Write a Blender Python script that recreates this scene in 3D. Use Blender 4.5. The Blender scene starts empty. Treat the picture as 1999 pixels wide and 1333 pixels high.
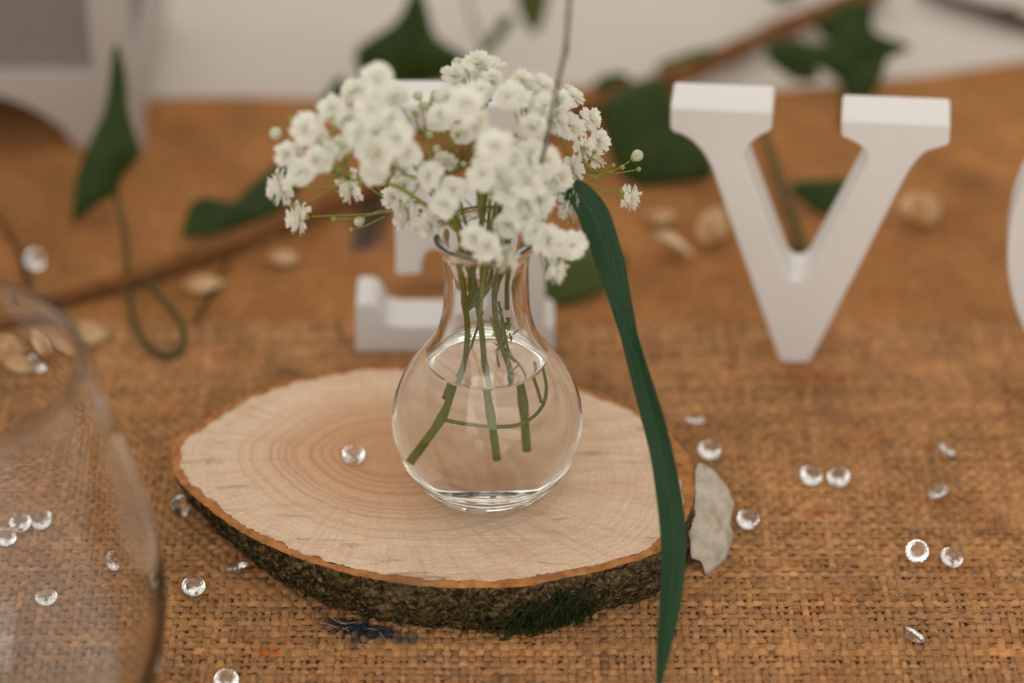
import bpy, math, random
import numpy as np
from mathutils import Vector, Matrix, noise

random.seed(7); rng = np.random.default_rng(7)
SC = bpy.context.scene
COL = SC.collection
S = 0.01                                   # everything below is written in centimetres
RAD = math.radians

# ------------------------------------------------------------------ camera
PITCH = RAD(35.0); LENS = 100.0; FPX = 1999 * LENS / 36.0
CAM = Vector((0.606, -55.75, 44.83))
FWD = Vector((0, math.cos(PITCH), -math.sin(PITCH)))
UPV = Vector((0, math.sin(PITCH), math.cos(PITCH)))
RGT = Vector((1, 0, 0))
cd = bpy.data.cameras.new('camera'); cam = bpy.data.objects.new('camera', cd); COL.objects.link(cam)
cam.location = CAM * S
cam.rotation_euler = (math.pi / 2 - PITCH, 0, 0)
cd.sensor_fit = 'HORIZONTAL'; cd.sensor_width = 36; cd.lens = LENS
cd.clip_start = 0.02; cd.clip_end = 50
cd.dof.use_dof = True; cd.dof.focus_distance = 68.6 * S; cd.dof.aperture_fstop = 4.6
SC.camera = cam

# ------------------------------------------------------------------ light
wd = bpy.data.worlds.new('World'); SC.world = wd; wd.use_nodes = True
bg = wd.node_tree.nodes['Background']
bg.inputs['Color'].default_value = (1.0, 0.93, 0.84, 1); bg.inputs['Strength'].default_value = 0.68
def area(name, loc, target, sx, sy, power, col):
    l = bpy.data.lights.new(name, 'AREA'); l.shape = 'RECTANGLE'; l.size = sx * S; l.size_y = sy * S
    l.energy = power; l.color = col
    o = bpy.data.objects.new(name, l); COL.objects.link(o); o.location = Vector(loc) * S
    o.rotation_euler = (Vector(target) - Vector(loc)).to_track_quat('-Z', 'Y').to_euler()
    return o
area('back_highlight_light', (-20, 112, 70), (0, 4, 0), 110, 45, 2.3, (1.0, 0.95, 0.88))  # softbox added behind the set for highlights on the glass
area('front_fill_light', (-14, -112, 82), (2, 2, 3), 95, 75, 4.4, (1.0, 0.95, 0.87))  # unseen fill added on the camera side to brighten the fronts
SC.view_settings.view_transform = 'Standard'; SC.view_settings.look = 'None'
SC.view_settings.exposure = 0.15; SC.view_settings.gamma = 1.0; SC.view_settings.use_curve_mapping = False
SC.render.engine = 'CYCLES'
SC.cycles.use_denoising = True
SC.cycles.max_bounces = 24; SC.cycles.transmission_bounces = 20; SC.cycles.glossy_bounces = 8
SC.cycles.diffuse_bounces = 4; SC.cycles.transparent_max_bounces = 16
SC.cycles.sample_clamp_indirect = 12.0

# ------------------------------------------------------------------ geometry helpers
def ray(px, py):
    return (FWD + RGT * ((px - 999.5) / FPX) - UPV * ((py - 666.5) / FPX))
def hit(px, py, p0, n):                    # where the sight line to a photo pixel meets a plane of the scene
    d = ray(px, py); n = Vector(n)
    return CAM + d * ((Vector(p0) - CAM).dot(n) / d.dot(n))
def PZ(px, py, z=0.0): return hit(px, py, (0, 0, z), (0, 0, 1))
def PY(px, py, y=0.0): return hit(px, py, (0, y, 0), (0, 1, 0))

class MB:
    def __init__(s): s.v = []; s.f = []
    def add(s, v, f):
        b = len(s.v); s.v += [tuple(p) for p in v]; s.f += [tuple(i + b for i in q) for q in f]
    def tube(s, pts, radii, n=8, cap=True):
        pts = [Vector(p) for p in pts]; v = []; f = []
        up = None
        for i, p in enumerate(pts):
            t = (pts[min(i + 1, len(pts) - 1)] - pts[max(i - 1, 0)]).normalized()
            if up is None: up = t.orthogonal().normalized()
            up = (up - t * up.dot(t)); up = up.normalized() if up.length > 1e-6 else t.orthogonal().normalized()
            w = t.cross(up); r = radii[i] if hasattr(radii, '__len__') else radii
            for k in range(n):
                a = 2 * math.pi * k / n
                v.append(p + (up * math.cos(a) + w * math.sin(a)) * r)
        for i in range(len(pts) - 1):
            for k in range(n):
                f.append((i * n + k, i * n + (k + 1) % n, (i + 1) * n + (k + 1) % n, (i + 1) * n + k))
        if cap:
            f.append(tuple(range(n - 1, -1, -1))); b = (len(pts) - 1) * n; f.append(tuple(range(b, b + n)))
        s.add(v, f)
    def lathe(s, prof, n=96, c=(0, 0, 0)):
        v = []; f = []; m = len(prof)
        for k in range(n):
            a = 2 * math.pi * k / n
            for (r, z) in prof: v.append((c[0] + r * math.cos(a), c[1] + r * math.sin(a), c[2] + z))
        for k in range(n):
            for i in range(m - 1):
                a, b = k * m + i, ((k + 1) % n) * m + i
                if prof[i][0] < 1e-9 and prof[i + 1][0] < 1e-9: continue
                if prof[i][0] < 1e-9: f.append((k * m + i, b + 1, a + 1)[::1])
                elif prof[i + 1][0] < 1e-9: f.append((a, b, a + 1))
                else: f.append((a, b, b + 1, a + 1))
        s.add(v, f)
    def box(s, lo, hi):
        x0, y0, z0 = lo; x1, y1, z1 = hi
        s.add([(x0,y0,z0),(x1,y0,z0),(x1,y1,z0),(x0,y1,z0),(x0,y0,z1),(x1,y0,z1),(x1,y1,z1),(x0,y1,z1)],
              [(0,3,2,1),(4,5,6,7),(0,1,5,4),(1,2,6,5),(2,3,7,6),(3,0,4,7)])
    def mesh(s, name, org=(0, 0, 0), smooth=True):
        me = bpy.data.meshes.new(name)
        me.from_pydata([((p[0] - org[0]) * S, (p[1] - org[1]) * S, (p[2] - org[2]) * S) for p in s.v], [], s.f)
        me.validate(); me.update()
        if smooth: me.polygons.foreach_set('use_smooth', [True] * len(me.polygons))
        return me
    def build(s, name, mat, parent=None, org=None, smooth=True, merge=False):
        o0 = parent_org(parent) if parent is not None else (org or (0, 0, 0))
        me = s.mesh(name, o0, smooth)
        if merge:
            import bmesh
            bm = bmesh.new(); bm.from_mesh(me); bmesh.ops.remove_doubles(bm, verts=bm.verts, dist=1e-7)
            bmesh.ops.recalc_face_normals(bm, faces=bm.faces); bm.to_mesh(me); bm.free()
        ob = bpy.data.objects.new(name, me); COL.objects.link(ob)
        if mat: me.materials.append(mat)
        if parent is not None: ob.parent = parent
        else: ob.location = Vector(o0) * S
        return ob
def parent_org(p):
    v = Vector((0, 0, 0))
    while p is not None: v = v + Vector(p.location) / S; p = p.parent
    return tuple(v)
def empty(name, loc):
    o = bpy.data.objects.new(name, None); COL.objects.link(o); o.location = Vector(loc) * S
    o.empty_display_size = 0.01; return o
def tag(o, label=None, cat=None, group=None, kind=None):
    if label: o['label'] = label
    if cat: o['category'] = cat
    if group: o['group'] = group
    if kind: o['kind'] = kind
    return o
def subsurf(o, lv=1):
    m = o.modifiers.new('sub', 'SUBSURF'); m.levels = lv; m.render_levels = lv
def bevel(o, w, seg=3, ang=40):
    m = o.modifiers.new('bev', 'BEVEL'); m.width = w * S; m.segments = seg; m.limit_method = 'ANGLE'; m.angle_limit = RAD(ang)
    m.harden_normals = False
def spline(pts, n=6):                       # Catmull-Rom through 3-D points
    pts = [Vector(p) for p in pts]; out = []
    for i in range(len(pts) - 1):
        p0 = pts[max(i - 1, 0)]; p1 = pts[i]; p2 = pts[i + 1]; p3 = pts[min(i + 2, len(pts) - 1)]
        for k in range(n):
            t = k / n
            out.append(0.5 * ((2 * p1) + (p2 - p0) * t + (2 * p0 - 5 * p1 + 4 * p2 - p3) * t * t + (3 * p1 - p0 - 3 * p2 + p3) * t ** 3))
    out.append(pts[-1]); return out
def closed_spline(pts, n=6):
    pts = [Vector(p) for p in pts]; m = len(pts); out = []
    for i in range(m):
        p0, p1, p2, p3 = pts[i - 1], pts[i], pts[(i + 1) % m], pts[(i + 2) % m]
        for k in range(n):
            t = k / n
            out.append(0.5 * ((2 * p1) + (p2 - p0) * t + (2 * p0 - 5 * p1 + 4 * p2 - p3) * t * t + (3 * p1 - p0 - 3 * p2 + p3) * t ** 3))
    return out
def lerp(a, b, t): return a + (b - a) * t

# ------------------------------------------------------------------ material helpers
class NT:
    def __init__(s, name):
        s.m = bpy.data.materials.new(name); s.m.use_nodes = True; s.t = s.m.node_tree
        s.p = s.t.nodes['Principled BSDF']; s.out = s.t.nodes['Material Output']
    def n(s, typ, **kw):
        nd = s.t.nodes.new(typ)
        for k, v in kw.items(): setattr(nd, k, v)
        return nd
    def l(s, a, b): s.t.links.new(a, b)
    def coord(s, which='Object'): return s.n('ShaderNodeTexCoord').outputs[which]
    def noise(s, vec, scale, detail=4, rough=0.55, dist=0.0):
        nd = s.n('ShaderNodeTexNoise'); s.l(vec, nd.inputs['Vector']); nd.inputs['Scale'].default_value = scale
        nd.inputs['Detail'].default_value = detail; nd.inputs['Roughness'].default_value = rough; nd.inputs['Distortion'].default_value = dist
        return nd.outputs['Fac']
    def ramp(s, fac, stops, interp='LINEAR'):
        nd = s.n('ShaderNodeValToRGB'); s.l(fac, nd.inputs['Fac']); e = nd.color_ramp.elements; nd.color_ramp.interpolation = interp
        while len(e) < len(stops): e.new(0.5)
        for i, (p, c) in enumerate(stops):
            e[i].position = p; e[i].color = (c, c, c, 1) if not hasattr(c, '__len__') else (*c, 1)
        return nd.outputs['Color']
    def math(s, op, a, b=None, c=None):
        nd = s.n('ShaderNodeMath', operation=op)
        for i, x in enumerate((a, b, c)):
            if x is None: continue
            if isinstance(x, (int, float)): nd.inputs[i].default_value = x
            else: s.l(x, nd.inputs[i])
        return nd.outputs[0]
    def mix(s, fac, a, b, blend='MIX'):
        nd = s.n('ShaderNodeMix', data_type='RGBA', blend_type=blend)
        for sock, x in ((nd.inputs[0], fac), (nd.inputs[6], a), (nd.inputs[7], b)):
            if isinstance(x, (int, float)): sock.default_value = x
            elif isinstance(x, tuple): sock.default_value = (*x, 1)
            else: s.l(x, sock)
        return nd.outputs[2]
    def base(s, c):
        if isinstance(c, tuple): s.p.inputs['Base Color'].default_value = (*c, 1)
        else: s.l(c, s.p.inputs['Base Color'])
    def set(s, **kw):
        for k, v in kw.items(): s.p.inputs[k.replace('_', ' ')].default_value = v
    def bump(s, h, strength=0.3, dist=0.001):
        b = s.n('ShaderNodeBump'); b.inputs['Strength'].default_value = strength; b.inputs['Distance'].default_value = dist
        s.l(h, b.inputs['Height']); s.l(b.outputs['Normal'], s.p.inputs['Normal'])
    def translucent(s, col, fac):
        tr = s.n('ShaderNodeBsdfTranslucent'); mx = s.n('ShaderNodeMixShader'); mx.inputs[0].default_value = fac
        if isinstance(col, tuple): tr.inputs['Color'].default_value = (*col, 1)
        else: s.l(col, tr.inputs['Color'])
        s.l(s.p.outputs[0], mx.inputs[1]); s.l(tr.outputs[0], mx.inputs[2]); s.l(mx.outputs[0], s.out.inputs['Surface'])

def mat_glass(name, ior=1.47, col=(1, 1, 1), rough=0.0):
    t = NT(name); t.base(col); t.set(Roughness=rough, IOR=ior, Transmission_Weight=1.0); return t.m
M_VASE = mat_glass('vase_glass', 1.47, (0.985, 0.99, 0.985))
M_TUMB = mat_glass('tumbler_glass', 1.47, (0.985, 0.988, 0.99))
M_WATER = mat_glass('water', 1.333, (0.985, 0.985, 0.97))
M_GEM = mat_glass('acrylic_gem', 1.72)

def mat_paint(name, col, bump=0.15):
    t = NT(name); c = t.coord(); n = t.noise(c, 260, 3); n2 = t.noise(c, 35, 4)
    k = t.ramp(n2, [(0.3, tuple(x * 0.94 for x in col)), (0.7, col)])
    t.base(k); t.set(Roughness=0.5); t.bump(n, bump, 0.0004); return t.m
M_LETTER = mat_paint('white_letter_paint', (0.78, 0.755, 0.735))
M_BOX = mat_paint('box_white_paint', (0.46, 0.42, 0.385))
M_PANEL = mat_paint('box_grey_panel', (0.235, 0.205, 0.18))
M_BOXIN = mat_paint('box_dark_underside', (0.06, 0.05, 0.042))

def mat_cloth():
    t = NT('white_cotton'); c = t.coord(); n = t.noise(c, 900, 2); n2 = t.noise(c, 9, 3)
    t.base(t.ramp(n2, [(0.3, (0.56, 0.505, 0.45)), (0.7, (0.62, 0.565, 0.51))])); t.set(Roughness=0.9); t.bump(n, 0.2, 0.0004); return t.m
M_CLOTH = mat_cloth()

def mat_yarn():
    t = NT('jute_yarn'); a = t.n('ShaderNodeVertexColor'); a.layer_name = 'dye'; c = t.coord()
    n = t.noise(c, 2600, 3, 0.6); n2 = t.noise(c, 420, 3)
    k = t.ramp(n, [(0.25, 0.70), (0.75, 1.22)]); k2 = t.ramp(n2, [(0.3, 0.84), (0.7, 1.12)])
    t.base(t.mix(1.0, t.mix(1.0, a.outputs['Color'], k, 'MULTIPLY'), k2, 'MULTIPLY'))
    t.set(Roughness=0.85); t.p.inputs['Specular IOR Level'].default_value = 0.15
    t.bump(n, 0.6, 0.0006); return t.m
M_YARN = mat_yarn()
BURLAP = np.array((0.465, 0.237, 0.099))
def mat_backing():
    t = NT('jute_backing'); c = t.coord(); n = t.noise(c, 300, 4)
    t.base(t.ramp(n, [(0.3, (0.40, 0.205, 0.088)), (0.7, (0.52, 0.27, 0.12))])); t.set(Roughness=0.95); return t.m
M_BACK = mat_backing()

def mat_green(name, a, b, trans, scale=160, fac=0.3, rough=0.45):
    t = NT(name); c = t.coord(); n = t.noise(c, scale, 4); k = t.ramp(n, [(0.3, a), (0.7, b)])
    t.base(k); t.set(Roughness=rough); t.p.inputs['Specular IOR Level'].default_value = 0.16; t.bump(t.noise(c, scale * 5, 3), 0.12, 0.0004); t.translucent(trans, fac); return t.m
M_IVY = mat_green('ivy_leaf', (0.026, 0.050, 0.010), (0.044, 0.074, 0.015), (0.05, 0.10, 0.015), 120, 0.15)
M_IVYL = mat_green('ivy_leaf_pale', (0.075, 0.105, 0.024), (0.105, 0.14, 0.034), (0.12, 0.16, 0.02), 120, 0.2)
M_BLADE = mat_green('long_leaf', (0.012, 0.050, 0.016), (0.021, 0.074, 0.023), (0.03, 0.12, 0.03), 60, 0.18, 0.42)
def mat_blade():
    t = NT('long_leaf_veined'); a = t.n('ShaderNodeAttribute'); a.attribute_name = 'across'; b = t.n('ShaderNodeAttribute'); b.attribute_name = 'along'; c = t.coord()
    cb = t.n('ShaderNodeCombineXYZ'); t.l(t.math('MULTIPLY', a.outputs['Fac'], 9.0), cb.inputs[0]); t.l(t.math('MULTIPLY', b.outputs['Fac'], 0.35), cb.inputs[1])
    vein = t.noise(cb.outputs[0], 1.0, 4, .65); blot = t.noise(c, 70, 4, .6)
    mid = t.ramp(t.math('ABSOLUTE', a.outputs['Fac']), [(0.0, 1.0), (0.12, 0.0)])
    col = t.ramp(vein, [(0.3, (0.009, 0.040, 0.013)), (0.5, (0.015, 0.057, 0.018)), (0.72, (0.034, 0.098, 0.032))])
    col = t.mix(t.math('MULTIPLY', mid, .45), col, (0.055, 0.125, 0.045)); col = t.mix(t.ramp(blot, [(.5, 0.0), (.75, .4)]), col, (0.028, 0.080, 0.024))
    t.base(col); t.set(Roughness=0.40); t.p.inputs['Specular IOR Level'].default_value = 0.3; t.bump(t.math('ADD', vein, t.math('MULTIPLY', mid, -.6)), 0.5, 0.0009); t.translucent((0.03, 0.13, 0.03), .16); return t.m
M_BLADE = mat_blade()
M_STEM = mat_green('flower_stem', (0.17, 0.19, 0.026), (0.24, 0.25, 0.045), (0.15, 0.2, 0.04), 500, 0.12)
M_PEDI = mat_green('flower_stalk', (0.24, 0.27, 0.045), (0.36, 0.37, 0.09), (0.25, 0.3, 0.08), 600, 0.15)
M_CALYX = mat_green('calyx_green', (0.30, 0.37, 0.06), (0.46, 0.50, 0.13), (0.4, 0.5, 0.1), 600, 0.3)
M_PETAL = mat_green('white_petal', (0.93, 0.915, 0.85), (0.955, 0.945, 0.89), (0.96, 0.96, 0.88), 900, 0.46, 0.7)
M_BUD = mat_green('bud_cream', (0.60, 0.64, 0.40), (0.76, 0.76, 0.60), (0.6, 0.65, 0.4), 700, 0.25)
M_TWIG = mat_green('dry_twig', (0.10, 0.085, 0.055), (0.17, 0.15, 0.10), (0.1, 0.1, 0.05), 500, 0.0, 0.7)
M_VINE = mat_green('vine_wood', (0.15, 0.062, 0.022), (0.26, 0.112, 0.040), (0.1, 0.05, 0.02), 220, 0.0, 1.0)
M_VINED = mat_green('vine_wood_dark', (0.05, 0.022, 0.012), (0.085, 0.040, 0.02), (0.1, 0.05, 0.02), 220, 0.0, 0.7)
M_TENDRIL = mat_green('green_tendril', (0.060, 0.055, 0.016), (0.095, 0.085, 0.022), (0.1, 0.1, 0.02), 300, 0.05)
M_MOSS = mat_green('moss', (0.008, 0.014, 0.004), (0.045, 0.06, 0.014), (0.05, 0.08, 0.02), 900, 0.15, 0.8)

def mat_shell():
    t = NT('nut_shell'); c = t.coord(); n = t.noise(c, 260, 4); n2 = t.noise(c, 90, 3)
    k = t.ramp(n2, [(0.38, (0.42, 0.20, 0.065)), (0.52, (0.64, 0.42, 0.21)), (0.70, (0.76, 0.58, 0.37))])
    t.base(k); t.set(Roughness=0.5); t.bump(n, 0.3, 0.0008); return t.m
M_SHELL = mat_shell()

# =================================================================== SETTING
# white tablecloth, a soft sheet reaching past everything that stands on it
def tablecloth():
    xs = np.linspace(-75, 75, 121); ys = np.linspace(-40, 75, 111); v = []; f = []
    for y in ys:
        for x in xs:
            z = -0.42
            if y > 19:
                k = min(1, (y - 19) / 4)
                z += k * (0.16 * math.sin(0.55 * x + 0.9 * math.sin(0.25 * y)) * math.sin(0.21 * y + 0.4) + 0.22 * noise.noise(Vector((x * .11, y * .13, 2))))
            v.append((x, y, z))
    nx = len(xs)
    for j in range(len(ys) - 1):
        for i in range(nx - 1): f.append((j * nx + i, j * nx + i + 1, (j + 1) * nx + i + 1, (j + 1) * nx + i))
    m = MB(); m.add(v, f); o = m.build('tablecloth', M_CLOTH, smooth=True); tag(o, kind='structure'); return o
tablecloth()

# ------------------------------------------------------------------ burlap runner
PW, PF = 0.197, 0.217                       # warp and weft pitch
def back_edge(x):                           # far hem of the runner, measured from the photograph
    return 21.9 + 0.35 * math.sin(x * 0.22 + 0.6) + (0.055 * max(0, x - 6) ** 1.55 if x > 6 else 0)
STAINS_SHADES = []                                 # x, y, rx, ry, strength, colour
def stain_shade(px, py, rx, ry, k, col):
    p = PZ(px, py); STAINS_SHADES.append((p.x, p.y, rx, ry, k, np.array(col)))
NAVY = (0.016, 0.028, 0.046); RUST = (0.36, 0.085, 0.030); BLACKISH = (0.035, 0.034, 0.036)
stain_shade(690, 1222, .62, .28, .95, NAVY); stain_shade(735, 1232, .60, .26, .9, NAVY); stain_shade(795, 1245, .40, .2, .75, (0.03, 0.06, 0.07)); stain_shade(655, 1212, .3, .2, .7, NAVY); stain_shade(695, 1250, .12, .2, .8, NAVY)
stain_shade(830, 1278, .5, .14, .4, (0.12, 0.10, 0.10)); stain_shade(890, 1315, .35, .12, .45, (0.09, 0.085, 0.11)); stain_shade(985, 1318, .2, .1, .45, (0.08, 0.08, 0.10)); stain_shade(870, 1290, .5, .1, .35, (0.10, 0.09, 0.11))
stain_shade(520, 1272, .32, .06, .95, (0.55, 0.13, 0.02)); stain_shade(394, 1274, .15, .05, .7, (0.5, 0.15, 0.05)); stain_shade(345, 1268, .3, .1, .4, (0.13, 0.08, 0.07)); stain_shade(355, 1300, .45, .25, .3, (0.3, 0.17, 0.13))
stain_shade(1545, 994, .13, .14, .6, RUST); stain_shade(1593, 1000, .26, .16, .85, RUST); stain_shade(1515, 996, .12, .1, .45, RUST); stain_shade(1645, 998, .08, .12, .4, RUST); stain_shade(1675, 998, .08, .16, .5, RUST); stain_shade(1430, 995, .2, .08, .3, RUST)
stain_shade(1540, 1205, .16, .06, .55, RUST); stain_shade(1510, 1254, .16, .07, .6, RUST); stain_shade(1548, 1285, .12, .1, .5, RUST); stain_shade(1610, 1302, .12, .1, .35, RUST); stain_shade(1505, 1270, .1, .1, .6, BLACKISH)
stain_shade(722, 430, .55, 1.3, .85, (0.05, 0.052, 0.065)); stain_shade(742, 405, .45, .8, .6, (0.05, 0.045, 0.05)); stain_shade(830, 558, .9, .4, .5, (0.12, 0.07, 0.05)); stain_shade(708, 470, .35, .5, .7, (0.03, 0.05, 0.09))  # brown oval between the E's arms is its shadow, put into the jute colour
stain_shade(1580, 730, 1.2, .3, .25, RUST); stain_shade(1900, 350, .8, .6, .35, (0.18, 0.09, 0.06)); stain_shade(560, 725, .3, .15, .55, (0.06, 0.04, 0.03))
def dye(x, y):                              # printed and spilt colour plus a painted shadow on the jute, arrays in cm
    n = x.size; col = np.tile(BURLAP, (n, 1))
    big = 1 + 0.10 * np.sin(x * .9 + 1.3 * np.sin(y * .5)) * np.sin(y * .7 + 0.8) + 0.06 * np.sin(x * 2.3 + y * 1.7)
    col = col * big[:, None]
    rd = np.clip(np.sin(x * 1.1 + 2 * np.sin(y * .8)) * np.sin(y * 1.3 + 1.1 * np.sin(x * .6)), 0, 1) ** 2
    col = col * (1 - rd[:, None] * np.array((0.02, 0.10, 0.16)))
    for (sx, sy, rx, ry, k, c) in STAINS_SHADES:
        d = np.sqrt(((x - sx) / rx) ** 2 + ((y - sy) / ry) ** 2)
        d = d + 0.28 * np.sin(x * 17 + sy) * np.sin(y * 19 + sx)
        w = k * np.clip(1.35 - d, 0, 0.7) / 0.7
        col = col * (1 - w[:, None]) + c * w[:, None]
    return col
runner = empty('burlap_runner', (0, 5, 0))
tag(runner, 'coarse brown woven burlap runner lying on the white tablecloth', 'runner')
def weave(x0, x1, y0, y1):
    NW = int((x1 - x0) / PW); NF = int((y1 - y0) / PF); SPC = 4; K = 6
    hx, hz, amp = 0.083, 0.038, 0.029; ZT = -(amp + hz)
    V = []; F = []; C = []; base = 0
    kk = np.arange(K) * 2 * np.pi / K; ck, sk = np.cos(kk), np.sin(kk)
    def smooth_rand(n, step):
        m = n // step + 3; c = rng.normal(size=m); t = np.arange(n) / step; i = t.astype(int); fr = t - i; fr = fr * fr * (3 - 2 * fr)
        return c[i] * (1 - fr) + c[i + 1] * fr
    drift_x = np.cumsum(rng.normal(0, .008, NW + 1)); drift_x -= np.linspace(0, drift_x[-1], NW + 1)
    drift_y = np.cumsum(rng.normal(0, .012, NF + 1)); drift_y -= np.linspace(0, drift_y[-1], NF + 1)
    for fam in (0, 1):
        for a in range(NW if fam == 0 else NF):
            n = (NF if fam == 0 else NW) * SPC + 1
            t = np.arange(n) / SPC
            lat = smooth_rand(n, 26) * 0.016 + smooth_rand(n, 6) * 0.010
            wid = np.clip(1 + 0.13 * rng.normal() + 0.20 * smooth_rand(n, 14) + 0.08 * smooth_rand(n, 3), 0.55, 1.55)
            ph = np.cos(np.pi * (t + a))
            ph = np.sign(ph) * np.abs(ph) ** 0.8
            if fam == 0:
                cx = x0 + (a + .5) * PW + drift_x[a] + lat; cy = y0 + (t + .5) * PF; cz = ZT + amp * ph
                wid = wid * 1.10
            else:
                cy = y0 + (a + .5) * PF + drift_y[a] + lat; cx = x0 + (t + .5) * PW; cz = ZT - amp * ph
                wid = wid * 1.38
            cz = cz + 0.012 * smooth_rand(n, 8)
            w = hx * wid; h = hz * (0.7 + 0.3 * wid)
            if fam == 0: ring = np.stack([cx[:, None] + w[:, None] * ck, np.repeat(cy[:, None], K, 1), cz[:, None] + h[:, None] * sk], -1)
            else: ring = np.stack([np.repeat(cx[:, None], K, 1), cy[:, None] - w[:, None] * ck, cz[:, None] + h[:, None] * sk], -1)
            V.append(ring.reshape(-1, 3))
            i = np.arange(n - 1)[:, None]; k = np.arange(K)[None, :]; k2 = (k + 1) % K
            q = np.stack([i * K + k, i * K + k2, (i + 1) * K + k2, (i + 1) * K + k], -1).reshape(-1, 4)
            if fam == 0: q = q[:, ::-1]
            F.append(q + base); base += n * K
            shade = (1 + 0.11 * rng.normal()) * (1 + 0.10 * smooth_rand(n, 9) + 0.10 * smooth_rand(n, 3)); hue = 0.05 * rng.normal()
            c = dye(cx, cy) * np.clip(shade, .6, 1.5)[:, None] * np.array((1 + hue * .3, 1, 1 - hue))
            C.append(np.repeat(c, K, 0))
    V = np.concatenate(V); F = np.concatenate(F); C = np.concatenate(C)
    return V, F, C
def mesh_np(name, V, F, C=None, org=(0, 0, 0)):
    me = bpy.data.meshes.new(name); V = (V - np.array(org)) * S
    me.vertices.add(len(V)); me.vertices.foreach_set('co', V.astype(np.float32).ravel())
    k = F.shape[1]; me.loops.add(F.size); me.loops.foreach_set('vertex_index', F.astype(np.int32).ravel())
    me.polygons.add(len(F)); me.polygons.foreach_set('loop_start', (np.arange(len(F)) * k).astype(np.int32))
    me.polygons.foreach_set('use_smooth', np.ones(len(F), bool)); me.update(calc_edges=True)
    if C is not None:
        at = me.color_attributes.new('dye', 'FLOAT_COLOR', 'POINT')
        at.data.foreach_set('color', np.concatenate([np.clip(C, 0.004, 1), np.ones((len(C), 1))], 1).astype(np.float32).ravel())
    return me
WX0, WX1, WY0, WY1 = -17.0, 17.0, -9.5, 9.2
V, F, C = weave(WX0, WX1, WY0, WY1)
me = mesh_np('woven_yarn', V, F, C, (0, 5, 0)); me.materials.append(M_YARN)
o = bpy.data.objects.new('woven_yarn', me); COL.objects.link(o); o.parent = runner; tag(o, kind='stuff')
# sheet beneath the yarns, and the part of the runner too far off to tell yarns apart
m = MB(); m.box((WX0 - .1, WY0, -0.34), (WX1 + .1, WY1 + 0.05, -0.20)); m.build('backing', M_BACK, runner, smooth=False)
def far_sheet():
    nx, ny = 261, 121; xs = np.linspace(-34, 34, nx); v = np.zeros((ny, nx, 3))
    for i, x in enumerate(xs):
        be = back_edge(x) + 0.05 * math.sin(x * 9) + .04 * math.sin(x * 23)
        ys = np.linspace(WY1 - 0.02, be, ny)
        v[:, i, 0] = x; v[:, i, 1] = ys
        v[:, i, 2] = -0.06 + 0.10 * np.clip((ys - be + 2.5) / 2.5, 0, 1) ** 2 * math.sin(x * .5)
    i, j = np.meshgrid(np.arange(nx - 1), np.arange(ny - 1)); q = (j * nx + i).ravel()
    top = np.stack([q, q + 1, q + nx + 1, q + nx], 1); V = v.reshape(-1, 3); n0 = len(V)
    me = mesh_np('far_weave', V, top, dye(V[:, 0], V[:, 1]) * np.array((0.89, 0.79, 0.66)), (0, 5, 0))
    t = NT('jute_far'); a = t.n('ShaderNodeVertexColor'); a.layer_name = 'dye'; c = t.coord()
    mp = t.n('ShaderNodeMapping'); t.l(c, mp.inputs['Vector']); mp.inputs['Scale'].default_value = (math.pi / (PW * S), math.pi / (PF * S), 1)
    sp = t.n('ShaderNodeSeparateXYZ'); t.l(mp.outputs[0], sp.inputs[0])
    w = t.math('MULTIPLY', t.math('SINE', sp.outputs['X']), t.math('SINE', sp.outputs['Y']))
    n = t.noise(c, 420, 4); n2 = t.noise(c, 60, 4)
    col = t.mix(1.0, a.outputs['Color'], t.ramp(n, [(0.25, 0.65), (0.75, 1.2)]), 'MULTIPLY')
    col = t.mix(1.0, col, t.ramp(n2, [(0.3, 0.85), (0.7, 1.1)]), 'MULTIPLY')
    t.base(col); t.set(Roughness=0.9); t.p.inputs['Specular IOR Level'].default_value = 0.1; t.bump(w, 0.5, 0.0008)
    me.materials.append(t.m)
    o = bpy.data.objects.new('far_weave', me); COL.objects.link(o); o.parent = runner
    sm = o.modifiers.new('thick', 'SOLIDIFY'); sm.thickness = 0.0012; sm.offset = -1
far_sheet()
# loose jute fibres standing off the yarns
m = MB()
for k in range(1500):
    x = random.uniform(-13, 13); y = random.uniform(-7.5, 4); a = random.gauss(0, .9) + (math.pi if random.random() < .5 else 0)
    L = random.uniform(.18, .65); b = random.uniform(-.9, .9); h = random.uniform(.01, .09); pts = []
    for i in range(5):
        t = i / 4; aa = a + b * t
        pts.append((x + L * t * math.cos(aa), y + L * t * math.sin(aa), -.02 + h * math.sin(math.pi * t)))
    m.tube(pts, 0.0075, 3, cap=False)
def mat_fibre():
    t = NT('jute_fibre'); t.base((0.56, 0.33, 0.165)); t.set(Roughness=0.6); return t.m
tag(m.build('loose_fibre', mat_fibre(), runner), kind='stuff')

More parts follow.
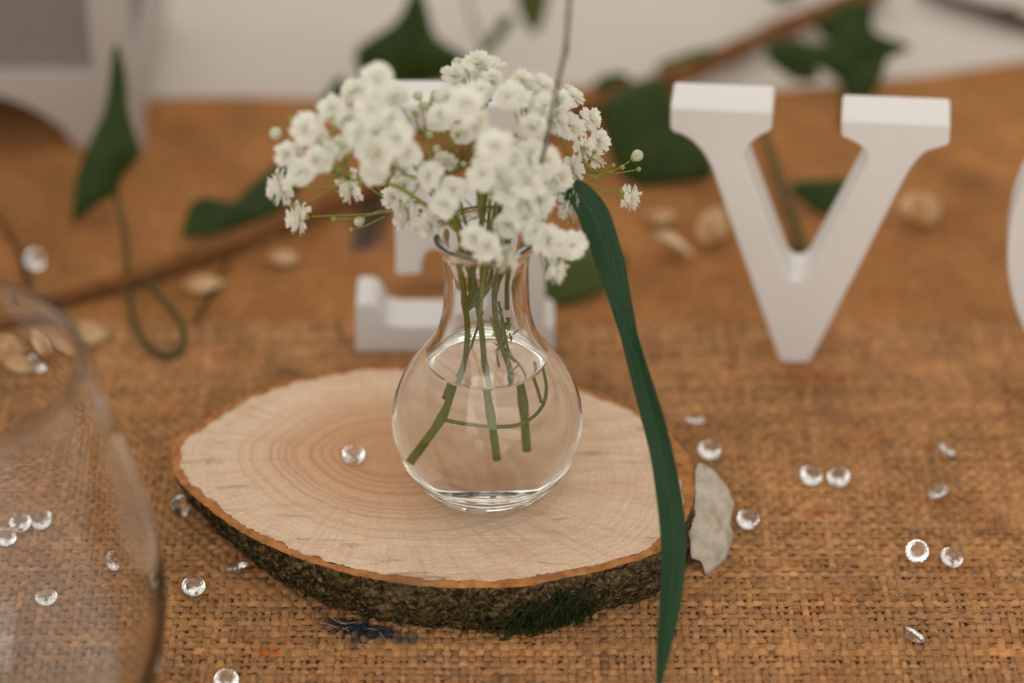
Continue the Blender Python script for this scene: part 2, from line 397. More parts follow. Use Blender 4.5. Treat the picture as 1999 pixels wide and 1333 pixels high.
# =================================================================== WOOD SLICE
TZ = 1.35
top_px = [(335,905),(335,875),(346,850),(372,836),(432,797),(500,762),(580,735),(680,717),(800,711),(900,712),(1000,720),(1080,737),(1150,757),(1220,787),(1270,815),(1312,847),(1345,888),(1358,935),(1350,990),(1322,1043),(1280,1079),(1205,1104),(1130,1122),(1020,1143),(930,1147),(820,1142),(720,1127),(620,1101),(540,1071),(470,1036),(410,994),(362,952),(343,928)]
PITH = PZ(748, 882, TZ)
outl = closed_spline([PZ(x, y, TZ) for x, y in top_px], 24)
def outline_at(N):
    pts = [(p.x - PITH.x, p.y - PITH.y) for p in outl]; ang = np.unwrap([math.atan2(b, a) for a, b in pts])
    if ang[-1] < ang[0]: pts = pts[::-1]; ang = np.unwrap([math.atan2(b, a) for a, b in pts])
    rad = np.array([math.hypot(a, b) for a, b in pts])
    th = np.linspace(0, 2 * np.pi, N, endpoint=False)
    A = np.concatenate([ang - 2 * np.pi, ang, ang + 2 * np.pi]); R = np.concatenate([rad, rad, rad])
    return th, np.interp(th, A, R)
NA = 720
TH, RR = outline_at(NA)
slice_ = empty('wood_slice', (PITH.x, PITH.y, 0))
tag(slice_, 'oval slice of a log with mossy bark lying on the burlap under the vase', 'wood slice')
def nz(*a): return noise.noise(Vector(a))
# width of the bark ring, uneven, with small bites
BW = np.array([0.235 + 0.07 * nz(math.cos(t) * 3, math.sin(t) * 3, 1) + 0.10 * nz(math.cos(t) * 14, math.sin(t) * 14, 4) + 0.06 * nz(math.cos(t) * 60, math.sin(t) * 60, 4) for t in TH])
for i, t in enumerate(TH):                  # towards the right end the bark lies thick and torn
    d = abs((t - RAD(-2) + math.pi) % (2 * math.pi) - math.pi)
    BW[i] += 0.42 * math.exp(-(d / .16) ** 2) * (0.8 + .5 * nz(t * 30, 3, 3))
    d2 = abs((t - RAD(-52) + math.pi) % (2 * math.pi) - math.pi)
    BW[i] += 0.06 * math.exp(-(d2 / .3) ** 2)
BW = np.clip(BW, .07, .8)
def sawn_face():
    rows = np.concatenate([[0.0], np.linspace(.04, 1, 42)]); v = []; uv = []; f = []
    for k, s in enumerate(rows):
        for i in range(NA):
            r = (RR[i] - BW[i]) * s
            x = PITH.x + r * math.cos(TH[i]); y = PITH.y + r * math.sin(TH[i])
            z = TZ + 0.012 * nz(x * .5, y * .5, 9) + (0.006 * math.sin(6.5 * (x * .25 + y) + 2 * nz(x * .3, y * .3, 3)))
            if s > 0.985: z -= 0.015
            v.append((x, y, z)); uv.append((s * (RR[i] - BW[i]) / 7.0 * 0.35 + s * 0.65, TH[i] / (2 * math.pi)))
    for k in range(len(rows) - 1):
        for i in range(NA):
            j = (i + 1) % NA; f.append((k * NA + i, (k + 1) * NA + i, (k + 1) * NA + j, k * NA + j))
    mb = MB(); mb.add(v, f); me = mb.mesh('sawn_face', parent_org(slice_))
    at = me.attributes.new('ring', 'FLOAT', 'POINT')
    if len(me.vertices) == len(uv): at.data.foreach_set('value', np.array([u[0] for u in uv], np.float32))
    t = NT('sawn_wood'); a = t.n('ShaderNodeAttribute'); a.attribute_name = 'ring'; r = a.outputs['Fac']; c = t.coord()
    wob = t.noise(c, 26, 4); r2 = t.math('MULTIPLY_ADD', wob, 0.035, r)
    def rings(freq, lo, hi):
        cb = t.n('ShaderNodeCombineXYZ'); t.l(t.math('MULTIPLY', r2, freq), cb.inputs[0]); cb.inputs[1].default_value = 3.7
        return t.ramp(t.noise(cb.outputs[0], 1.0, 1.5, .5), [(lo, 0.0), (hi, 1.0)])
    inner = t.ramp(t.math('MULTIPLY_ADD', t.noise(c, 30, 3), .45, r2), [(0.28, 1.0), (0.60, .9), (0.82, .36), (1.0, .16)])
    rg = t.math('MULTIPLY', rings(46, .50, .66), inner)
    rg2 = t.math('MULTIPLY', rings(130, .48, .66), t.ramp(t.noise(c, 22, 2), [(.35, .3), (.65, 1.0)]))
    heart = t.math('MULTIPLY_ADD', t.noise(c, 18, 3, .5, .4), 0.35, r2)
    col = t.ramp(heart, [(0.20, (0.63, 0.335, 0.18)), (0.50, (0.68, 0.395, 0.23)), (0.70, (0.76, 0.535, 0.365)), (0.92, (0.80, 0.595, 0.43))])
    col = t.mix(t.math('MULTIPLY', rg, 0.78), col, (0.45, 0.215, 0.095))
    col = t.mix(t.math('MULTIPLY', rg2, 0.20), col, (0.46, 0.25, 0.12))
    fl_ = t.n('ShaderNodeVectorMath', operation='MULTIPLY'); t.l(c, fl_.inputs[0]); fl_.inputs[1].default_value = (1, 1, 0)
    nv = t.n('ShaderNodeVectorMath', operation='NORMALIZE'); t.l(fl_.outputs[0], nv.inputs[0])
    sc_ = t.n('ShaderNodeVectorMath', operation='SCALE'); t.l(nv.outputs[0], sc_.inputs[0]); sc_.inputs['Scale'].default_value = 26
    ad = t.n('ShaderNodeVectorMath', operation='ADD'); t.l(sc_.outputs[0], ad.inputs[0])
    cz = t.n('ShaderNodeCombineXYZ'); t.l(t.math('MULTIPLY', r2, 3.2), cz.inputs[2]); t.l(cz.outputs[0], ad.inputs[1])
    rays = t.ramp(t.noise(ad.outputs[0], 1.0, 3, .6), [(0.50, 0.0), (0.68, 1.0)])
    col = t.mix(t.math('MULTIPLY', rays, 0.34), col, (0.55, 0.30, 0.16))
    grain = t.noise(c, 1500, 3, .7)
    col = t.mix(1.0, col, t.ramp(grain, [(0.25, .84), (0.75, 1.12)]), 'MULTIPLY')
    # radial ray flecks
    mp = t.n('ShaderNodeMapping'); t.l(c, mp.inputs['Vector']); mp.inputs['Rotation'].default_value = (0, 0, RAD(-28)); mp.inputs['Scale'].default_value = (1, 5, 1)
    fl = t.ramp(t.noise(mp.outputs[0], 34, 5, .65), [(0.52, 0.0), (0.70, 1.0)])
    col = t.mix(t.math('MULTIPLY', fl, 0.42), col, (0.58, 0.315, 0.165))
    mp2 = t.n('ShaderNodeMapping'); t.l(c, mp2.inputs['Vector']); mp2.inputs['Rotation'].default_value = (0, 0, RAD(14)); mp2.inputs['Scale'].default_value = (1, 6, 1)
    dk = t.ramp(t.noise(mp2.outputs[0], 45, 6, .7, .5), [(0.57, 0.0), (0.68, 1.0)])
    outer = t.ramp(r2, [(0.60, 0.0), (0.80, 1.0)])
    col = t.mix(t.math('MULTIPLY', t.math('MULTIPLY', dk, outer), 0.8), col, (0.22, 0.15, 0.095))
    mould = t.ramp(t.noise(c, 900, 3, .6), [(0.66, 0.0), (0.72, 1.0)]); edge = t.ramp(r2, [(0.86, 0.0), (0.97, 1.0)])
    col = t.mix(t.math('MULTIPLY', t.math('MULTIPLY', mould, edge), 0.55), col, (0.16, 0.12, 0.075))
    t.base(col); t.set(Roughness=0.75); t.p.inputs['Specular IOR Level'].default_value = 0.25
    mp3 = t.n('ShaderNodeMapping'); t.l(c, mp3.inputs['Vector']); mp3.inputs['Scale'].default_value = (0.25, 3, 1); mp3.inputs['Rotation'].default_value = (0, 0, RAD(-8))
    saw = t.noise(mp3.outputs[0], 260, 4, .6)
    t.bump(t.math('ADD', saw, t.math('MULTIPLY', grain, .5)), 0.5, 0.0008); me.materials.append(t.m)
    o = bpy.data.objects.new('sawn_face', me); COL.objects.link(o); o.parent = slice_
sawn_face()
def bark():
    # orange inner bark: the thin ring between the sawn wood and the outer bark
    v = []; f = []; rows = 7
    for k in range(rows):
        s = k / (rows - 1)
        for i in range(NA):
            r = RR[i] - BW[i] * (1 - s) + (0.012 if k == 0 else 0) * -1
            x = PITH.x + r * math.cos(TH[i]); y = PITH.y + r * math.sin(TH[i])
            z = TZ + 0.02 + 0.05 * nz(x * 5, y * 5, 2) + .03 * nz(x * 16, y * 16, 2) - 0.05 * s * s - (0.05 if k == 0 else 0)
            v.append((x, y, z))
    for k in range(rows - 1):
        for i in range(NA):
            j = (i + 1) % NA; f.append((k * NA + i, (k + 1) * NA + i, (k + 1) * NA + j, k * NA + j))
    t = NT('inner_bark'); c = t.coord(); n = t.noise(c, 300, 5, .65); n2 = t.noise(c, 60, 3)
    col = t.ramp(n, [(0.28, (0.22, 0.075, 0.020)), (0.5, (0.47, 0.185, 0.050)), (0.72, (0.58, 0.27, 0.085))])
    col = t.mix(t.ramp(n2, [(0.52, 0.0), (0.68, 0.75)]), col, (0.24, 0.105, 0.045))
    t.base(col); t.set(Roughness=0.9); t.bump(n, 0.8, 0.0012)
    mb = MB(); mb.add(v, f); mb.build('inner_bark', t.m, slice_)
    # outer bark wall
    v = []; f = []; K = 26
    for k in range(K + 1):
        s = k / K
        for i in range(NA):
            cx, cy = math.cos(TH[i]), math.sin(TH[i])
            z = lerp(TZ - 0.02, -0.02, s)
            X, Y = PITH.x + RR[i] * cx, PITH.y + RR[i] * cy
            left = max(0, -cx) ** 1.3
            front = max(0, -cy)
            bulge = 0.10 * math.sin(math.pi * min(1, s * 1.15)) * (0.4 + front) - 0.66 * s * left
            rough = 0.11 * nz(X * 1.6, Y * 1.6, z * 1.6) + 0.095 * nz(X * 4.2, Y * 4.2, z * 4.2) + 0.055 * nz(X * 13, Y * 13, z * 13) + .018 * nz(X * 31, Y * 31, z * 31)
            moss = math.exp(-((X - 1.75) / 1.5) ** 2) * front
            rough += moss * (0.10 * abs(nz(X * 4 + 9, z * 5, Y * 4)) + .06 * nz(X * 10, z * 10, 7))
            fade = min(1, s * 6); r = RR[i] + bulge + rough * (0.25 + .75 * fade)
            if s > .94: r -= (s - .94) * 2.2 * (1 + nz(X * 4, Y * 4, 8))
            v.append((PITH.x + r * cx, PITH.y + r * cy, z + (0.03 * nz(X * 5, Y * 5, 2.2) if k == 0 else 0)))
    for k in range(K):
        for i in range(NA):
            j = (i + 1) % NA; f.append((k * NA + i, (k + 1) * NA + i, (k + 1) * NA + j, k * NA + j))
    f.append(tuple(range(K * NA + NA - 1, K * NA - 1, -1)))
    t = NT('outer_bark'); c = t.coord(); n = t.noise(c, 760, 6, .72); n2 = t.noise(c, 110, 4, .6); n3 = t.noise(c, 30, 3)
    col = t.ramp(n, [(0.38, (0.016, 0.011, 0.006)), (0.49, (0.080, 0.052, 0.020)), (0.58, (0.22, 0.145, 0.060)), (0.70, (0.50, 0.38, 0.20))])
    col = t.mix(t.ramp(n2, [(0.46, 0.0), (0.62, 0.42)]), col, t.ramp(n, [(0.36, (0.014, 0.017, 0.005)), (0.66, (0.16, 0.15, 0.036))]))
    sx = t.n('ShaderNodeSeparateXYZ'); t.l(c, sx.inputs[0])
    right = t.ramp(t.math('MULTIPLY_ADD', sx.outputs['X'], 18.0, -0.85), [(0.0, 0.0), (1.0, 1.0)])
    lich = t.math('MULTIPLY', t.math('MULTIPLY_ADD', right, .6, .4), t.ramp(n3, [(0.44, 0.0), (0.62, 0.95)]))
    col = t.mix(lich, col, t.ramp(n, [(0.36, (0.05, 0.034, 0.018)), (0.54, (0.27, 0.19, 0.10)), (0.72, (0.50, 0.41, 0.26))]))
    t.base(col); t.set(Roughness=0.95); t.p.inputs['Specular IOR Level'].default_value = 0.15
    vo = t.n('ShaderNodeTexVoronoi', feature='DISTANCE_TO_EDGE'); vo.inputs['Scale'].default_value = 190
    wv = t.n('ShaderNodeVectorMath', operation='ADD'); t.l(c, wv.inputs[0]); nsc = t.n('ShaderNodeVectorMath', operation='SCALE'); ntx = t.n('ShaderNodeTexNoise'); t.l(c, ntx.inputs['Vector']); ntx.inputs['Scale'].default_value = 260
    t.l(ntx.outputs['Color'], nsc.inputs[0]); nsc.inputs['Scale'].default_value = .006; t.l(nsc.outputs[0], wv.inputs[1]); t.l(wv.outputs[0], vo.inputs['Vector'])
    crack = t.ramp(vo.outputs['Distance'], [(0.0, 0.0), (0.16, 1.0)])
    t.bump(t.math('ADD', t.math('MULTIPLY', n, .8), crack), 1.0, 0.0022)
    mb = MB(); mb.add(v, f); mb.build('bark', t.m, slice_)
    # moss hanging on the front of the bark
    mb = MB()
    for k in range(420):
        px = random.gauss(1085, 62) if k < 430 else random.uniform(820, 1230)
        u = random.random() ** .8; py = lerp(1160, 1226, u) - (px - 1085) * 0.10
        if not (800 < px < 1240): continue
        p = hit(px, py, (0, -3.95 + 0.0022 * (px - 900) * (px > 900) * .9, 0), (0.10 if px > 1000 else 0, 1, 0))
        i = int((math.atan2(p.y - PITH.y, p.x - PITH.x) % (2 * math.pi)) / (2 * math.pi) * NA) % NA
        r = RR[i] + 0.05; q = Vector((PITH.x + r * math.cos(TH[i]), PITH.y + r * math.sin(TH[i]), max(.12, min(1.15, p.z))))
        out = Vector((math.cos(TH[i]), math.sin(TH[i]), 0)); side = Vector((-out.y, out.x, 0))
        L = random.uniform(.08, .55) ; sw = random.gauss(0, .8); pts = []
        for s_ in range(5):
            tt = s_ / 4
            pts.append(q + out * (0.13 * math.sin(tt * 2.4) + .02) + side * (sw * tt * L) + Vector((0, 0, 0.08 * math.sin(tt * 3) - L * tt * tt)))
            pts[-1].z = max(.02, pts[-1].z)
        mb.tube(pts, [0.016, .02, .018, .014, .006], 4)
    tag(mb.build('moss', M_MOSS, slice_), kind='stuff')
    # flake of lichen-covered bark standing off the right end
    px = [(1362,905),(1395,920),(1420,950),(1433,985),(1426,1020),(1433,1045),(1420,1085),(1392,1116),(1378,1120),(1368,1096),(1350,1086),(1346,1050),(1338,1010),(1346,985),(1356,950)]
    n = Vector((0.55, -0.45, 0.70)).normalized(); p0 = PZ(1378, 1112, 0.06)
    P = closed_spline([hit(a, b, p0, n) for a, b in px], 5); cen = sum(P, Vector()) / len(P); v = []; f = []; R = 9; N = len(P)
    for k in range(R + 1):
        s = k / R
        for p in P:
            q = cen.lerp(p, s); q = q + n * (0.16 * (1 - s * s) + 0.045 * nz(q.x * 4, q.y * 4, q.z * 4) + .02 * nz(q.x * 12, q.y * 12, q.z * 12)); v.append(q)
    for k in range(R):
        for i in range(N): f.append((k * N + i, (k + 1) * N + i, (k + 1) * N + (i + 1) % N, k * N + (i + 1) % N))
    t = NT('lichen_bark'); c = t.coord(); n_ = t.noise(c, 240, 5, .6); n4 = t.noise(c, 90, 3)
    col = t.ramp(n_, [(0.3, (0.38, 0.31, 0.23)), (0.5, (0.53, 0.475, 0.38)), (0.7, (0.60, 0.55, 0.47))])
    col = t.mix(t.ramp(n4, [(0.52, 0.0), (0.66, 0.6)]), col, (0.38, 0.38, 0.35))
    t.base(col); t.set(Roughness=0.9); t.bump(n_, 0.5, 0.001)
    mb = MB(); mb.add(v, f); o = mb.build('bark_flake', t.m, slice_, merge=True)
    t2 = NT('flake_underside'); t2.base((0.30, 0.12, 0.045)); t2.set(Roughness=0.9); o.data.materials.append(t2.m)
    sm = o.modifiers.new('thick', 'SOLIDIFY'); sm.thickness = 0.0011; sm.offset = -1; sm.material_offset_rim = 1; sm.material_offset = 1
    o['label'] = 'pale grey lichen covered bark flake'
bark()

# =================================================================== VASE
VB = TZ + 0.012
outer_prof = [(0, .10), (.45, .09), (.72, .05), (.86, 0.0), (1.0, .02), (1.2, .14), (1.5, .35), (1.78, .62), (2.03, .98), (2.2, 1.38), (2.31, 1.85), (2.33, 2.2), (2.28, 2.62), (2.14, 3.05), (1.92, 3.48), (1.66, 3.87), (1.42, 4.22), (1.24, 4.58), (1.12, 4.95), (1.04, 5.35), (1.01, 5.8), (1.0, 6.3), (1.01, 6.75), (1.06, 7.02), (1.14, 7.2), (1.205, 7.33), (1.225, 7.43), (1.20, 7.52), (1.14, 7.555)]
inner_prof = [(1.06, 7.52), (1.0, 7.40), (.93, 7.15), (.875, 6.85), (.86, 6.3), (.865, 5.8), (.89, 5.35), (.97, 4.93), (1.09, 4.54), (1.27, 4.17), (1.51, 3.80), (1.77, 3.41), (1.98, 3.01), (2.12, 2.6), (2.165, 2.2), (2.145, 1.88), (2.05, 1.55), (1.88, 1.24), (1.63, 1.01), (1.3, .84), (.9, .72), (.45, .66), (0, .645)]
def dens(prof, n=3):
    p = spline([(r, 0, z) for r, z in prof], n); return [(max(0, q.x), q.z) for q in p]
WL = 3.98                                    # water level above the foot of the vase
din = dens(inner_prof, 4)
dry = [p for p in din if p[1] > WL + .03]; wet = [p for p in din if p[1] <= WL + .03]
def inner_r(z): return float(np.interp(z, [b for _, b in din[::-1]], [a for a, _ in din[::-1]]))
rw = inner_r(WL + .035)
mb = MB(); mb.lathe(dens(outer_prof) + dry + [(rw, WL + .035)], 144, (0, 0, VB))
vase = mb.build('glass_vase', M_VASE, org=(0, 0, VB), merge=False)
tag(vase, 'small round bellied clear glass bud vase standing on the wood slice', 'vase')
# the water touches the glass, so its side carries the refraction from glass to water, its top that from air to water
mw = bpy.data.materials.new('water_against_glass'); mw.use_nodes = True; nt = mw.node_tree; nt.nodes.remove(nt.nodes['Principled BSDF'])
gb = nt.nodes.new('ShaderNodeBsdfGlass'); gb.inputs['IOR'].default_value = 1.333 / 1.47; gb.inputs['Roughness'].default_value = 0.0; gb.inputs['Color'].default_value = (0.985, 0.985, 0.97, 1)
nt.links.new(gb.outputs[0], nt.nodes['Material Output'].inputs['Surface'])
side = [(rw, WL + .035)] + wet; topp = [(rw, WL + .035), (rw - .02, WL + .022), (rw - .05, WL + .012), (rw - .10, WL + .005), (rw - .18, WL + .001), (rw - .35, WL), (rw * .4, WL), (0, WL)]
mb = MB(); mb.lathe(side[::-1] + topp[1:], 144, (0, 0, VB)); nside = len(side) - 1; per = len(side) + len(topp) - 1
water = mb.build('vase_water', M_WATER, org=(0, 0, VB + .645), merge=True)
water.data.materials.append(mw)
for f_ in water.data.polygons:
    f_.material_index = 0 if (f_.normal.z > .1 and f_.center.z * 100 > WL - .645 - .02) else 1
tag(water, 'clear water filling the belly of the glass bud vase', 'water')

# =================================================================== TUMBLER (front left)
GC = Vector((-11.35, -8.6, 0))
gp = [(0, .0), (1.2, 0.0), (1.9, .03), (2.5, .22), (3.2, .85), (3.85, 1.9), (4.25, 3.1), (4.44, 4.3), (4.46, 5.3), (4.33, 6.5), (4.05, 7.8), (3.72, 9.2), (3.42, 10.4), (3.25, 11.1), (3.228, 11.21), (3.19, 11.25)]
gi = [(3.155, 11.23), (3.145, 11.1), (3.325, 10.4), (3.63, 9.2), (3.95, 7.8), (4.21, 6.5), (4.33, 5.3), (4.28, 4.3), (4.05, 3.15), (3.60, 2.05), (2.95, 1.2), (2.2, .66), (1.2, .48), (0, .44)]
mb = MB(); mb.lathe(dens(gp) + dens(gi), 128, (GC.x, GC.y, 0.01))
glass = mb.build('stemless_wine_glass', M_TUMB, org=tuple(GC), merge=True)
tag(glass, 'large empty clear stemless wine glass standing on the burlap', 'glass')

# =================================================================== LETTERS
def letter(name, px, p0, n, thick, label, smooth_pts=(), hole=None):
    n = Vector(n).normalized(); back = -n * thick      # n points to the camera side
    P = [hit(a, b, p0, n) for a, b in px]
    lowest = min(p.z for p in P); cen = sum(P, Vector()) / len(P)
    up = Vector((0, 0, 1)); up = (up - n * up.dot(n)).normalized(); side = up.cross(n) * -1
    import bmesh
    bm = bmesh.new()
    org = Vector((cen.x, cen.y, 0))
    fv = [bm.verts.new((p - org) * S) for p in P]
    if hole:
        H = [hit(a, b, p0, n) for a, b in hole]
        hv = [bm.verts.new((p - org) * S) for p in H]; N = len(fv)
        bv = [bm.verts.new((p + back - org) * S) for p in P]; hb = [bm.verts.new((p + back - org) * S) for p in H]
        for i in range(N):
            j = (i + 1) % N
            bm.faces.new((fv[i], fv[j], hv[j], hv[i])); bm.faces.new((bv[j], bv[i], hb[i], hb[j]))
            bm.faces.new((fv[j], fv[i], bv[i], bv[j])); bm.faces.new((hv[i], hv[j], hb[j], hb[i]))
    else:
        N = len(fv); bv = [bm.verts.new((p + back - org) * S) for p in P]
        bm.faces.new(fv); bm.faces.new(bv[::-1])
        for i in range(N):
            j = (i + 1) % N; bm.faces.new((fv[j], fv[i], bv[i], bv[j]))
    bmesh.ops.recalc_face_normals(bm, faces=bm.faces)
    zmin = min(v.co.z for v in bm.verts)
    for v in bm.verts: v.co.z -= zmin - 0.0001
    me = bpy.data.meshes.new(name); bm.to_mesh(me); bm.free()
    o = bpy.data.objects.new(name, me); COL.objects.link(o); o.location = org * S; me.materials.append(M_LETTER)
    bevel(o, 0.10, 3, 35); me.polygons.foreach_set('use_smooth', [True] * len(me.polygons))
    wn = o.modifiers.new('wn', 'WEIGHTED_NORMAL'); wn.keep_sharp = False
    tag(o, label, 'letter', 'white freestanding letters'); return o
def arc(a, b, c, n=6):
    out = []
    for i in range(n + 1):
        t = i / n; out.append(((1 - t) ** 2 * a[0] + 2 * t * (1 - t) * b[0] + t * t * c[0], (1 - t) ** 2 * a[1] + 2 * t * (1 - t) * b[1] + t * t * c[1]))
    return out
yaw = RAD(-7.0)
nV = Vector((math.sin(yaw), -math.cos(yaw), 0.0))
v_px = [(1308,209),(1308,256)] + arc((1316,261),(1362,272),(1388,330)) + [(1516,694)] + arc((1517,699),(1522,711),(1536,711),4) + arc((1570,711),(1582,711),(1588,697),4) + arc((1766,352),(1790,308),(1812,298)) + [(1853,286),(1856,243),(1642,234),(1642,270)] + arc((1650,273),(1700,290),(1690,324)) + arc((1582,528),(1557,566),(1534,532)) + arc((1456,322),(1446,280),(1506,258)) + [(1509,218)]
letter('letter_v', v_px, PZ(1552, 712, 0), nV, 1.35, 'white painted wooden letter V with slab serifs')
# the E is seen from behind: its arms point left
e_px = [(694,690),(694,598)] + arc((697,592),(740,586),(746,612),4) + arc((750,626),(760,636),(785,637),5) + [(925,637)] + arc((945,637),(955,620),(955,600),4) + [(955,500)] + arc((940,492),(900,488),(868,490),3) + arc((845,490),(826,494),(824,520),5) + arc((822,538),(800,540),(772,540),3) + [(770,350)] + [(822,350)] + arc((824,380),(840,400),(868,400),4) + [(955,402),(955,300)] + arc((955,270),(945,258),(925,258),4) + [(785,258)] + arc((760,258),(748,270),(745,296),4) + [(740,312),(690,312),(690,206),(1085,206),(1085,262),(1066,266),(1064,632),(1083,640),(1083,690)]
letter('letter_e', e_px, PZ(890, 690, 0), Vector((0, -1, 0)), 1.35, 'white painted wooden letter E seen from behind, partly hidden by the vase')
yaw2 = RAD(-9); nO = Vector((math.sin(yaw2), -math.cos(yaw2), 0))
def ell(cx, cy, a, b, n=48): return [(cx + a * math.cos(2 * math.pi * k / n), cy + b * math.sin(2 * math.pi * k / n)) for k in range(n)]
letter('letter_o', ell(2180, 505, 215, 268), PZ(2180, 772, 0), nO, 1.35, 'white painted round wooden letter O beside the letter V', hole=ell(2180, 505, 105, 170))

# =================================================================== WHITE BOX (back left)
def white_box():
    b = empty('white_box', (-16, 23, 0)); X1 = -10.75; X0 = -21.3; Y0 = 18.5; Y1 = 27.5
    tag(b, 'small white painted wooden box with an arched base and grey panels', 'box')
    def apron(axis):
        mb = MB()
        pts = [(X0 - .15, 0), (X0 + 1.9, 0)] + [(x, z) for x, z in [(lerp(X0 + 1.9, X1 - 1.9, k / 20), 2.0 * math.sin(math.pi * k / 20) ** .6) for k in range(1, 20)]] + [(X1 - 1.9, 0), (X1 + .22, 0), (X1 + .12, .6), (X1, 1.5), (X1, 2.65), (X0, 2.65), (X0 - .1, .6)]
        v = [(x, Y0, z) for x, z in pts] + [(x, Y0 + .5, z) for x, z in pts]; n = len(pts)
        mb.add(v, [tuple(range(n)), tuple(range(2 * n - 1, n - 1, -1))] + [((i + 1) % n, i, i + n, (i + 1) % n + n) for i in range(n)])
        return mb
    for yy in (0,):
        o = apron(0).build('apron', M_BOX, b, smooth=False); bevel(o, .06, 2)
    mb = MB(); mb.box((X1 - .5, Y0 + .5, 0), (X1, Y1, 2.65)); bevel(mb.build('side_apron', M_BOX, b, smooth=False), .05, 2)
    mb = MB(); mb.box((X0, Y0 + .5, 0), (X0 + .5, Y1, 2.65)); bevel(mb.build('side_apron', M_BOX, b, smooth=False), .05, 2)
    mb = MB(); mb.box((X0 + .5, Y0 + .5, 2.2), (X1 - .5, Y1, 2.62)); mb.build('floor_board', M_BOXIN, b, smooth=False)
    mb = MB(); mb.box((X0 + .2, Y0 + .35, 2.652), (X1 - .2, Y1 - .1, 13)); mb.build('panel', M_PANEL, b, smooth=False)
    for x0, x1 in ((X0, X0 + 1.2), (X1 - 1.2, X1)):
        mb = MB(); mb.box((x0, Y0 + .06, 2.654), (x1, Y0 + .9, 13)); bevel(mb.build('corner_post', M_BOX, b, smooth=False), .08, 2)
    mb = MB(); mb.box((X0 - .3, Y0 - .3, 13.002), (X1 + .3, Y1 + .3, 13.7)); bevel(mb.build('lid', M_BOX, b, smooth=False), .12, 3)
white_box()

# =================================================================== IVY
def traced_leaf(name, px, p0, n, mat, parent, bend=0.25, smooth=4, thick=0.035, curl=0.0):
    n = Vector(n).normalized()
    P = closed_spline([hit(a, b, p0, n) for a, b in px], smooth); cen = sum(P, Vector()) / len(P); v = [cen + n * bend]; f = []; R = 7; N = len(P)
    for k in range(1, R + 1):
        s = k / R
        for p in P:
            q = cen.lerp(p, s); d = q - cen
            v.append(q + n * (bend * (1 - s * s) + 0.10 * nz(q.x * .9, q.y * .9, q.z * .9) * s + curl * (d.x * d.x) * .1))
    for i in range(N): f.append((0, 1 + i, 1 + (i + 1) % N))
    for k in range(R - 1):
        for i in range(N): f.append((1 + k * N + i, 1 + (k + 1) * N + i, 1 + (k + 1) * N + (i + 1) % N, 1 + k * N + (i + 1) % N))
    zmin = min(q.z for q in v)
    if zmin < 0.03:
        for q in v: q.z = q.z if q.z > .03 + .5 else (0.03 + 0.5 * math.exp((q.z - .53) / .5) if q.z < .53 else q.z)
    mb = MB(); mb.add(v, f); o = mb.build(name, mat, parent)
    sm = o.modifiers.new('thick', 'SOLIDIFY'); sm.thickness = thick * S; sm.offset = 0
    return o
vine = empty('ivy_vine', PZ(600, 415, 0))
tag(vine, 'long woody ivy vine with dark green leaves trailing behind the letters', 'vine')
def stem3(name, pts, r, mat, parent, n=10, knob=0.0):
    P = spline(pts, 8); L = len(P)
    R = [(r[0] + (r[1] - r[0]) * i / (L - 1)) * (1 + knob * nz(P[i].x * 1.5, P[i].y * 1.5, 3)) for i in range(L)]
    mb = MB(); mb.tube(P, R, n); return mb.build(name, mat, parent)
vp = [(-90,655,.25),(20,612,.25),(120,582,.2),(250,545,.25),(400,492,.3),(520,447,.35),(600,415,.3),(700,375,.3),(800,332,.3),(950,278,.35),(1080,232,.4),(1160,204,.4),(1260,170,.4),(1340,142,.3),(1420,106,.2),(1500,68,.15),(1600,26,.1),(1720,-24,.1)]
stem3('woody_stem', [PZ(a, b, z) for a, b, z in vp], (.20, .38), M_VINE, vine, 10, .25)
def at(px, py, y): return PY(px, py, y)
UPN = Vector((0, -0.75, 0.66))
traced_leaf('leaf', [(812,-40),(795,5),(768,46),(722,76),(694,102),(702,145),(730,176),(800,170),(885,154),(914,116),(880,92),(848,66),(832,10)], PZ(800,190,.3), (0.1,-.95,.3), M_IVY, vine, .35)
traced_leaf('leaf', [(232,92),(245,150),(250,220),(272,290),(265,315),(240,345),(225,378),(190,398),(150,432),(142,420),(150,350),(170,290),(203,220),(216,150),(222,95)], PZ(190,440,.2), (0.1,-.9,.45), M_IVY, vine, .2)
traced_leaf('leaf', [(357,470),(360,440),(372,400),(402,385),(452,396),(492,360),(540,322),(575,300),(590,350),(560,402),(500,432),(430,461),(380,476)], PZ(460,450,.25), (0,-.8,.6), M_IVY, vine, .15)
traced_leaf('leaf', [(622,215),(645,170),(668,148),(674,182),(660,215)], PZ(640,260,.2), (0,-.9,.45), M_IVY, vine, .1)
traced_leaf('leaf', [(1030,560),(1060,592),(1120,592),(1180,566),(1216,537),(1222,500),(1180,488),(1120,482),(1060,515)], PZ(1120,592,.1), (0.1,-.55,.85), M_IVYL, vine, .25)
traced_leaf('leaf', [(1172,215),(1200,182),(1290,150),(1312,200),(1372,280),(1390,342),(1320,358),(1250,362),(1212,340),(1188,290)], PZ(1290,365,.1), (-.1,-.7,.7), M_IVY, vine, .4)
traced_leaf('leaf', [(1498,100),(1540,78),(1600,85),(1634,62),(1640,8),(1702,8),(1706,60),(1778,90),(1738,112),(1705,140),(1692,180),(1650,168),(1600,132),(1560,138),(1510,125)], PZ(1640,200,.3), (0,-.85,.5), M_IVY, vine, .25)
traced_leaf('leaf', [(1500,70),(1540,92),(1580,120),(1600,150),(1560,160),(1520,135),(1496,105)], PZ(1545,190,.3), (.2,-.8,.5), M_IVYL, vine, .15)
traced_leaf('leaf', [(1640,150),(1690,120),(1730,108),(1722,150),(1700,190),(1660,205)], PZ(1690,225,.3), (-.2,-.8,.55), M_IVY, vine, .15)
